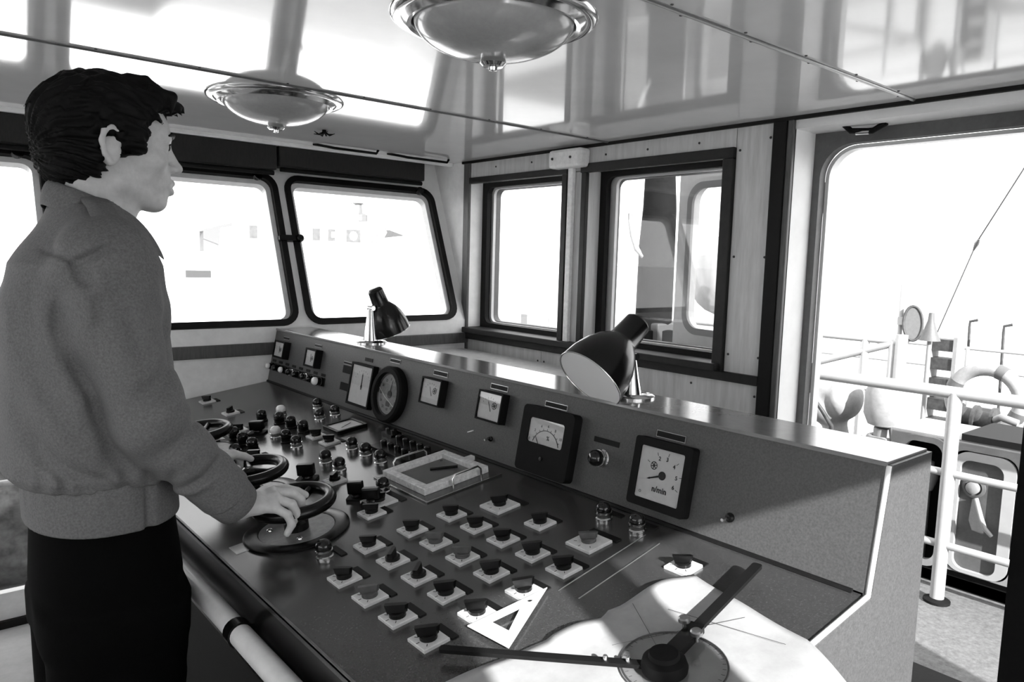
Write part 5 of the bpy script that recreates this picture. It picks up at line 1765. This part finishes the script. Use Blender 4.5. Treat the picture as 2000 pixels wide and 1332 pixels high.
# life ring and winch
lr = empty('life_ring', (5.05, 1.55, 0.045))
tag(lr, 'large pale life ring standing behind the locker', 'life ring')
MB().tube([(5.05, 1.55 + 0.185 * math.cos(2 * PI * i / 40), 0.76 + 0.185 * math.sin(2 * PI * i / 40)) for i in range(40)], 0.042, 14, closed=True).build('ring', M_CANVAS, lr, smooth=60)
for k in range(4):
    a0 = 0.4 + k * PI / 2
    MB().tube([(5.05, 1.55 + 0.185 * math.cos(a0 + e), 0.76 + 0.185 * math.sin(a0 + e)) for e in (-0.12, -0.06, 0, 0.06, 0.12)], 0.045, 14).build('band', M_GREYP, lr, smooth=60)
MB().bb(5.09, 5.13, 1.50, 1.60, 0.045, 0.70).build('bracket', M_WHITE2, lr)
wc = empty('deck_winch', (4.60, 1.42, 0.045))
tag(wc, 'small dark winch behind the locker, in front of the life ring', 'winch')
MB().cyl((4.60, 1.36, 0.70), (4.60, 1.53, 0.72), 0.055, n=20).build('drum', M_DKGEAR, wc, smooth=40)
for y in (1.36, 1.45, 1.53):
    MB().cyl((4.60, y - 0.008, 0.71), (4.60, y + 0.008, 0.71), 0.080, n=24).build('flange', M_DKGEAR, wc, smooth=40)
MB().bb(4.54, 4.68, 1.34, 1.55, 0.045, 0.66).build('pedestal', M_DKGEAR, wc)
MB().tube([(4.57, 1.36, 0.72), (4.50, 1.30, 0.76), (4.50, 1.22, 0.74)], 0.02, 8).build('handle', M_WHITE2, wc, smooth=60)
MB().tube([(4.55, 1.46, 0.64), (4.45, 1.40, 0.60), (4.42, 1.33, 0.62), (4.45, 1.27, 0.70)], 0.006, 6).build('hose', M_WHITE2, wc, smooth=60)
# bent vent pipes
for x, y, z1, lab in ((6.0, 1.77, 1.15, 'thin dark bent vent pipe farthest right through the doorway'), (6.1, 2.02, 1.16, 'thin bent vent pipe left of the other one')):
    v = MB().tube([(x, y - 0.03, 0.045), (x, y, z1 - 0.04), (x, y, z1), (x, y - 0.05, z1 + 0.015)], 0.010, 8)
    tag(v.build('vent_pipe', M_DKGEAR, smooth=60), lab, 'pipe', 'bent vent pipes')
# stay wire
sw_ = MB().tube([(5.5, 2.018, 1.10), (4.85, 1.62, 1.66)], 0.0045, 6).tube([(4.80, 1.59, 1.70), (4.5, 1.313, 2.05), (3.9, 0.78, 2.75)], 0.0045, 6)
sw_.tube([(4.86, 1.626, 1.65), (4.82, 1.60, 1.685), (4.79, 1.58, 1.71)], [0.006, 0.014, 0.006], 8)
tag(sw_.build('stay_wire', M_WIRE, smooth=60), 'thin wire stay with a shackle rising across the doorway view', 'wire')

# lifeboat ---------------------------------------------------------------------
lb = empty('lifeboat', (8.7, 5.85, 0.0))
tag(lb, 'pale lifeboat hull seen through the window of the open door', 'lifeboat')
Mlb = frame((7.75, 5.18, 0), (0.813, 0.582, 0), (-0.582, 0.813, 0))      # local x runs from bow to stern
V, F = [], []
NS, NP = 25, 13
for i in range(NS):
    s = i / (NS - 1)
    w = 0.56 * (math.sin(PI * (0.5 * s ** 0.5)) if s < 1 else 1.0) ** 0.55 * (1 - 0.25 * max(0, s - 0.6)) + 0.004
    zt = 1.66 - 0.12 * math.sin(PI * s)
    zb = 0.78 + 0.30 * (1 - s) ** 3
    for j in range(NP):
        a = -PI / 2 + PI * j / (NP - 1)
        q = math.cos(a)
        V.append(Mlb @ Vector((3.0 * s, w * math.sin(a), zt + (zb - zt) * q ** 0.75)))
for i in range(NS - 1):
    for j in range(NP - 1):
        a = i * NP + j
        F.append((a, a + 1, a + NP + 1, a + NP))
    F.append((i * NP, (i + 1) * NP, (i + 1) * NP + NP - 1, i * NP + NP - 1))
F.append(tuple((NS - 1) * NP + j for j in range(NP)))
M_BOAT = mat('pale_boat_paint', 0.26, rough=0.6, var=0.1, scale=4)
MB().add(V, F).build('hull', M_BOAT, lb, smooth=50)
MB().prism([(-0.36, 1.56), (0.36, 1.56), (0.36, 1.82), (0.26, 1.88), (-0.26, 1.88), (-0.36, 1.82)], Mlb @ frame((2.5, 0, 0), (0, 1, 0), (0, 0, 1)) @ Matrix.Translation((0, 0, -2.0)), 2.0).build('canopy', M_BOAT, lb)
for t_ in (0.6, 2.3):
    MB().tube([Mlb @ Vector((t_, 0, 0.0)), Mlb @ Vector((t_, 0, 0.95))], 0.06, 10).build('cradle', M_WHITE2, lb, smooth=50)
bdk = MB().prism([(6.9, 4.6), (11.0, 6.9), (11.0, 9.0), (6.9, 9.0)], Matrix.Translation((0, 0, -0.12)), 0.12).build('boat_deck', M_DECK)
struct(bdk, 'outer deck carrying the lifeboat', 'deck')

# vessel moored ahead, dressed with signal flags --------------------------------
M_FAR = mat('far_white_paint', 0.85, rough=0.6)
M_FARG = mat('far_grey_paint', 0.13, rough=0.7)
shp = empty('moored_ship', (10, 34, -7))
tag(shp, 'large white ship moored ahead, nearly lost in glare', 'ship')
hull = [(-18, 32), (20, 32), (27, 36), (20, 40), (-18, 40)]
MB().prism(hull, Matrix.Translation((0, 0, -7)), 8.4).build('hull', M_FAR, shp)
MB().bb(-12, 8.5, 33.5, 39, 1.4, 4.4).build('deckhouse', M_FAR, shp)
MB().bb(-10, 4, 34.5, 38.5, 4.4, 7.0).build('bridge', M_FAR, shp)
for i in range(8):
    MB().bb(-10.5 + i * 2.2, -9.5 + i * 2.2, 33.42, 33.5, 2.6, 3.2).build('porthole', M_FARG, shp)
MB().bb(9.4, 10.4, 31.92, 32.0, 0.43, 0.72).build('name_board', mat('far_dark_board', 0.05, rough=0.7), shp)
MB().prism([(10.0, 2.3), (11.5, 2.75), (11.5, 2.62), (11.0, 2.5), (10.9, 1.5), (10.3, 1.5), (10.3, 2.35)], frame((0, 33.0, 0), (1, 0, 0), (0, 0, 1)), 0.5).build('awning', M_FARG, shp)
MB().lathe([(0.5, 3.2), (0.5, 3.5), (0.25, 3.6), (0.22, 4.0), (0.35, 4.05), (0, 4.2)], 12, Matrix.Translation((18.0, 33.5, 0))).build('windlass', M_FARG, shp)
MB().bb(17.2, 17.8, 33, 34, 1.4, 3.9).build('mast_house', M_FAR, shp)
MB().tube([(17.8, 33.5, 1.4), (17.8, 33.5, 8)], 0.1, 8).build('mast', M_FAR, shp)
line = MB().tube([(6.0, 30, 4.6), (11.5, 30.0, 2.62), (15, 30.0, 2.62), (19, 30, 2.75), (24, 30, 5.2)], 0.012, 5)
tag(line.build('flag_line', M_FAR), 'thin line of signal flags strung in front of the white ship', 'line')


def flag(poly, m, lab, x, hole=None):
    o = MB().plate(poly, [hole] if hole else [], frame((x, 30.02, 2.70), (1, 0, 0), (0, 0, 1)), 0.02)
    return tag(o.build('signal_flag', m), lab, 'flag', 'signal flags on the line')


M_FLG = mat('grey_bunting', 0.11, rough=0.9, var=0.25, scale=6)
M_FLG2 = mat('pale_bunting', 0.15, rough=0.9, var=0.1, scale=6)
flag(rect(-0.19, 0.13, -0.62, -0.10), M_FLG, 'grey upright signal flag seen through the middle front window, left of the pale one', 11.5)
circ_ = [(0.26 * math.cos(2 * PI * i / 20), -0.35 + 0.26 * math.sin(2 * PI * i / 20)) for i in range(20)]
flag(circ_, M_FLG2, 'pale signal flag with a round mark at the edge of the middle front window', 12.35, [(0.17 * math.cos(2 * PI * i / 20), -0.35 + 0.17 * math.sin(2 * PI * i / 20)) for i in range(20)])
flag(rect(-0.18, 0.16, -0.60, -0.06), M_FLG, 'leftmost grey signal flag in the corner front window', 14.2)
flag([(-0.16, -0.6), (0.16, -0.6), (0.16, -0.45), (-0.02, -0.45), (-0.02, -0.2), (0.16, -0.2), (0.16, -0.05), (-0.16, -0.05)], M_FLG, 'notched grey signal flag, second from the left in the corner front window', 14.9)
flag(rect(-0.34, 0.34, -0.62, -0.06), M_FLG, 'wide signal flag with a pale disc in the corner front window', 15.95, [(0.20 * math.cos(2 * PI * i / 20), -0.34 + 0.20 * math.sin(2 * PI * i / 20)) for i in range(20)])
flag(rect(-0.16, 0.16, -0.60, -0.06), M_FLG2, 'narrow grey signal flag just left of the pennant', 17.0)
flag([(-0.45, -0.36), (0.62, -0.22), (-0.40, 0.06), (-0.30, -0.1)], mat('dark_bunting', 0.07, rough=0.9), 'dark triangular pennant at the right end of the flags', 17.95)

# far boat and breakwater through the small right window
fb = empty('far_boat', (54, 60, -7))
tag(fb, 'tiny pale boat far out, seen through the small right window', 'boat')
M_FARB = mat('far_boat_paint', 0.17, rough=0.8)
MB().prism([(51.0, -6.2), (57, -6.2), (57.6, -5.4), (50.4, -5.2)], frame((0, 60, -0.8), (1, 0, 0), (0, 0, 1)), 1.5).build('hull', M_FARB, fb)
MB().bb(51.5, 53.2, 58.8, 59.8, -6.1, -4.2).build('cabin', M_FARB, fb)
MB().tube([(55, 59.2, -6.2), (55, 59.2, -2.0)], 0.06, 6).build('mast', M_FARB, fb)
bw = MB().bb(20, 75, 62, 63, -7.0, -5.6).build('breakwater', mat('far_stone', 0.3, rough=0.9, var=0.2, scale=0.5))
tag(bw, 'low pale breakwater across the water', 'breakwater')

# covered gear on the fore deck, seen through the low window
tf2 = Field((-0.5, 3.75, -0.06), (1.1, 4.9, 0.78), 0.03)
tf2.ell((0.3, 4.35, 0.25), (0.7, 0.5, 0.45), None, 0.0)
tf2.ell((0.6, 4.30, 0.42), (0.3, 0.3, 0.30), None, 0.08)
Xc = (tf2.lo[0] + tf2.h * np.arange(tf2.n[0]))[:, None, None]
Yc_ = (tf2.lo[1] + tf2.h * np.arange(tf2.n[1]))[None, :, None]
Zc = (tf2.lo[2] + tf2.h * np.arange(tf2.n[2]))[None, None, :]
tf2.V += (0.025 * np.sin(17 * Xc + 11 * Zc) * np.sin(15 * Zc + 9 * Yc_)).astype(np.float32)
tf2.V = np.maximum(tf2.V, -(Zc + 0.04) + 0 * Xc)
tp = tf2.mesh('tarpaulin', mat('mottled_tarpaulin', 0.05, rough=0.8, var=0.8, scale=14, v2=0.16))
tag(tp, 'dark mottled tarpaulin heap outside the low window', 'tarpaulin')
rb = MB().tube([(-0.8, 3.68, 0.53), (1.4, 3.68, 0.53)], 0.014, 8)
tag(rb.build('guard_bar', M_WHITE, smooth=60), 'thin white guard bar outside the low window', 'bar')
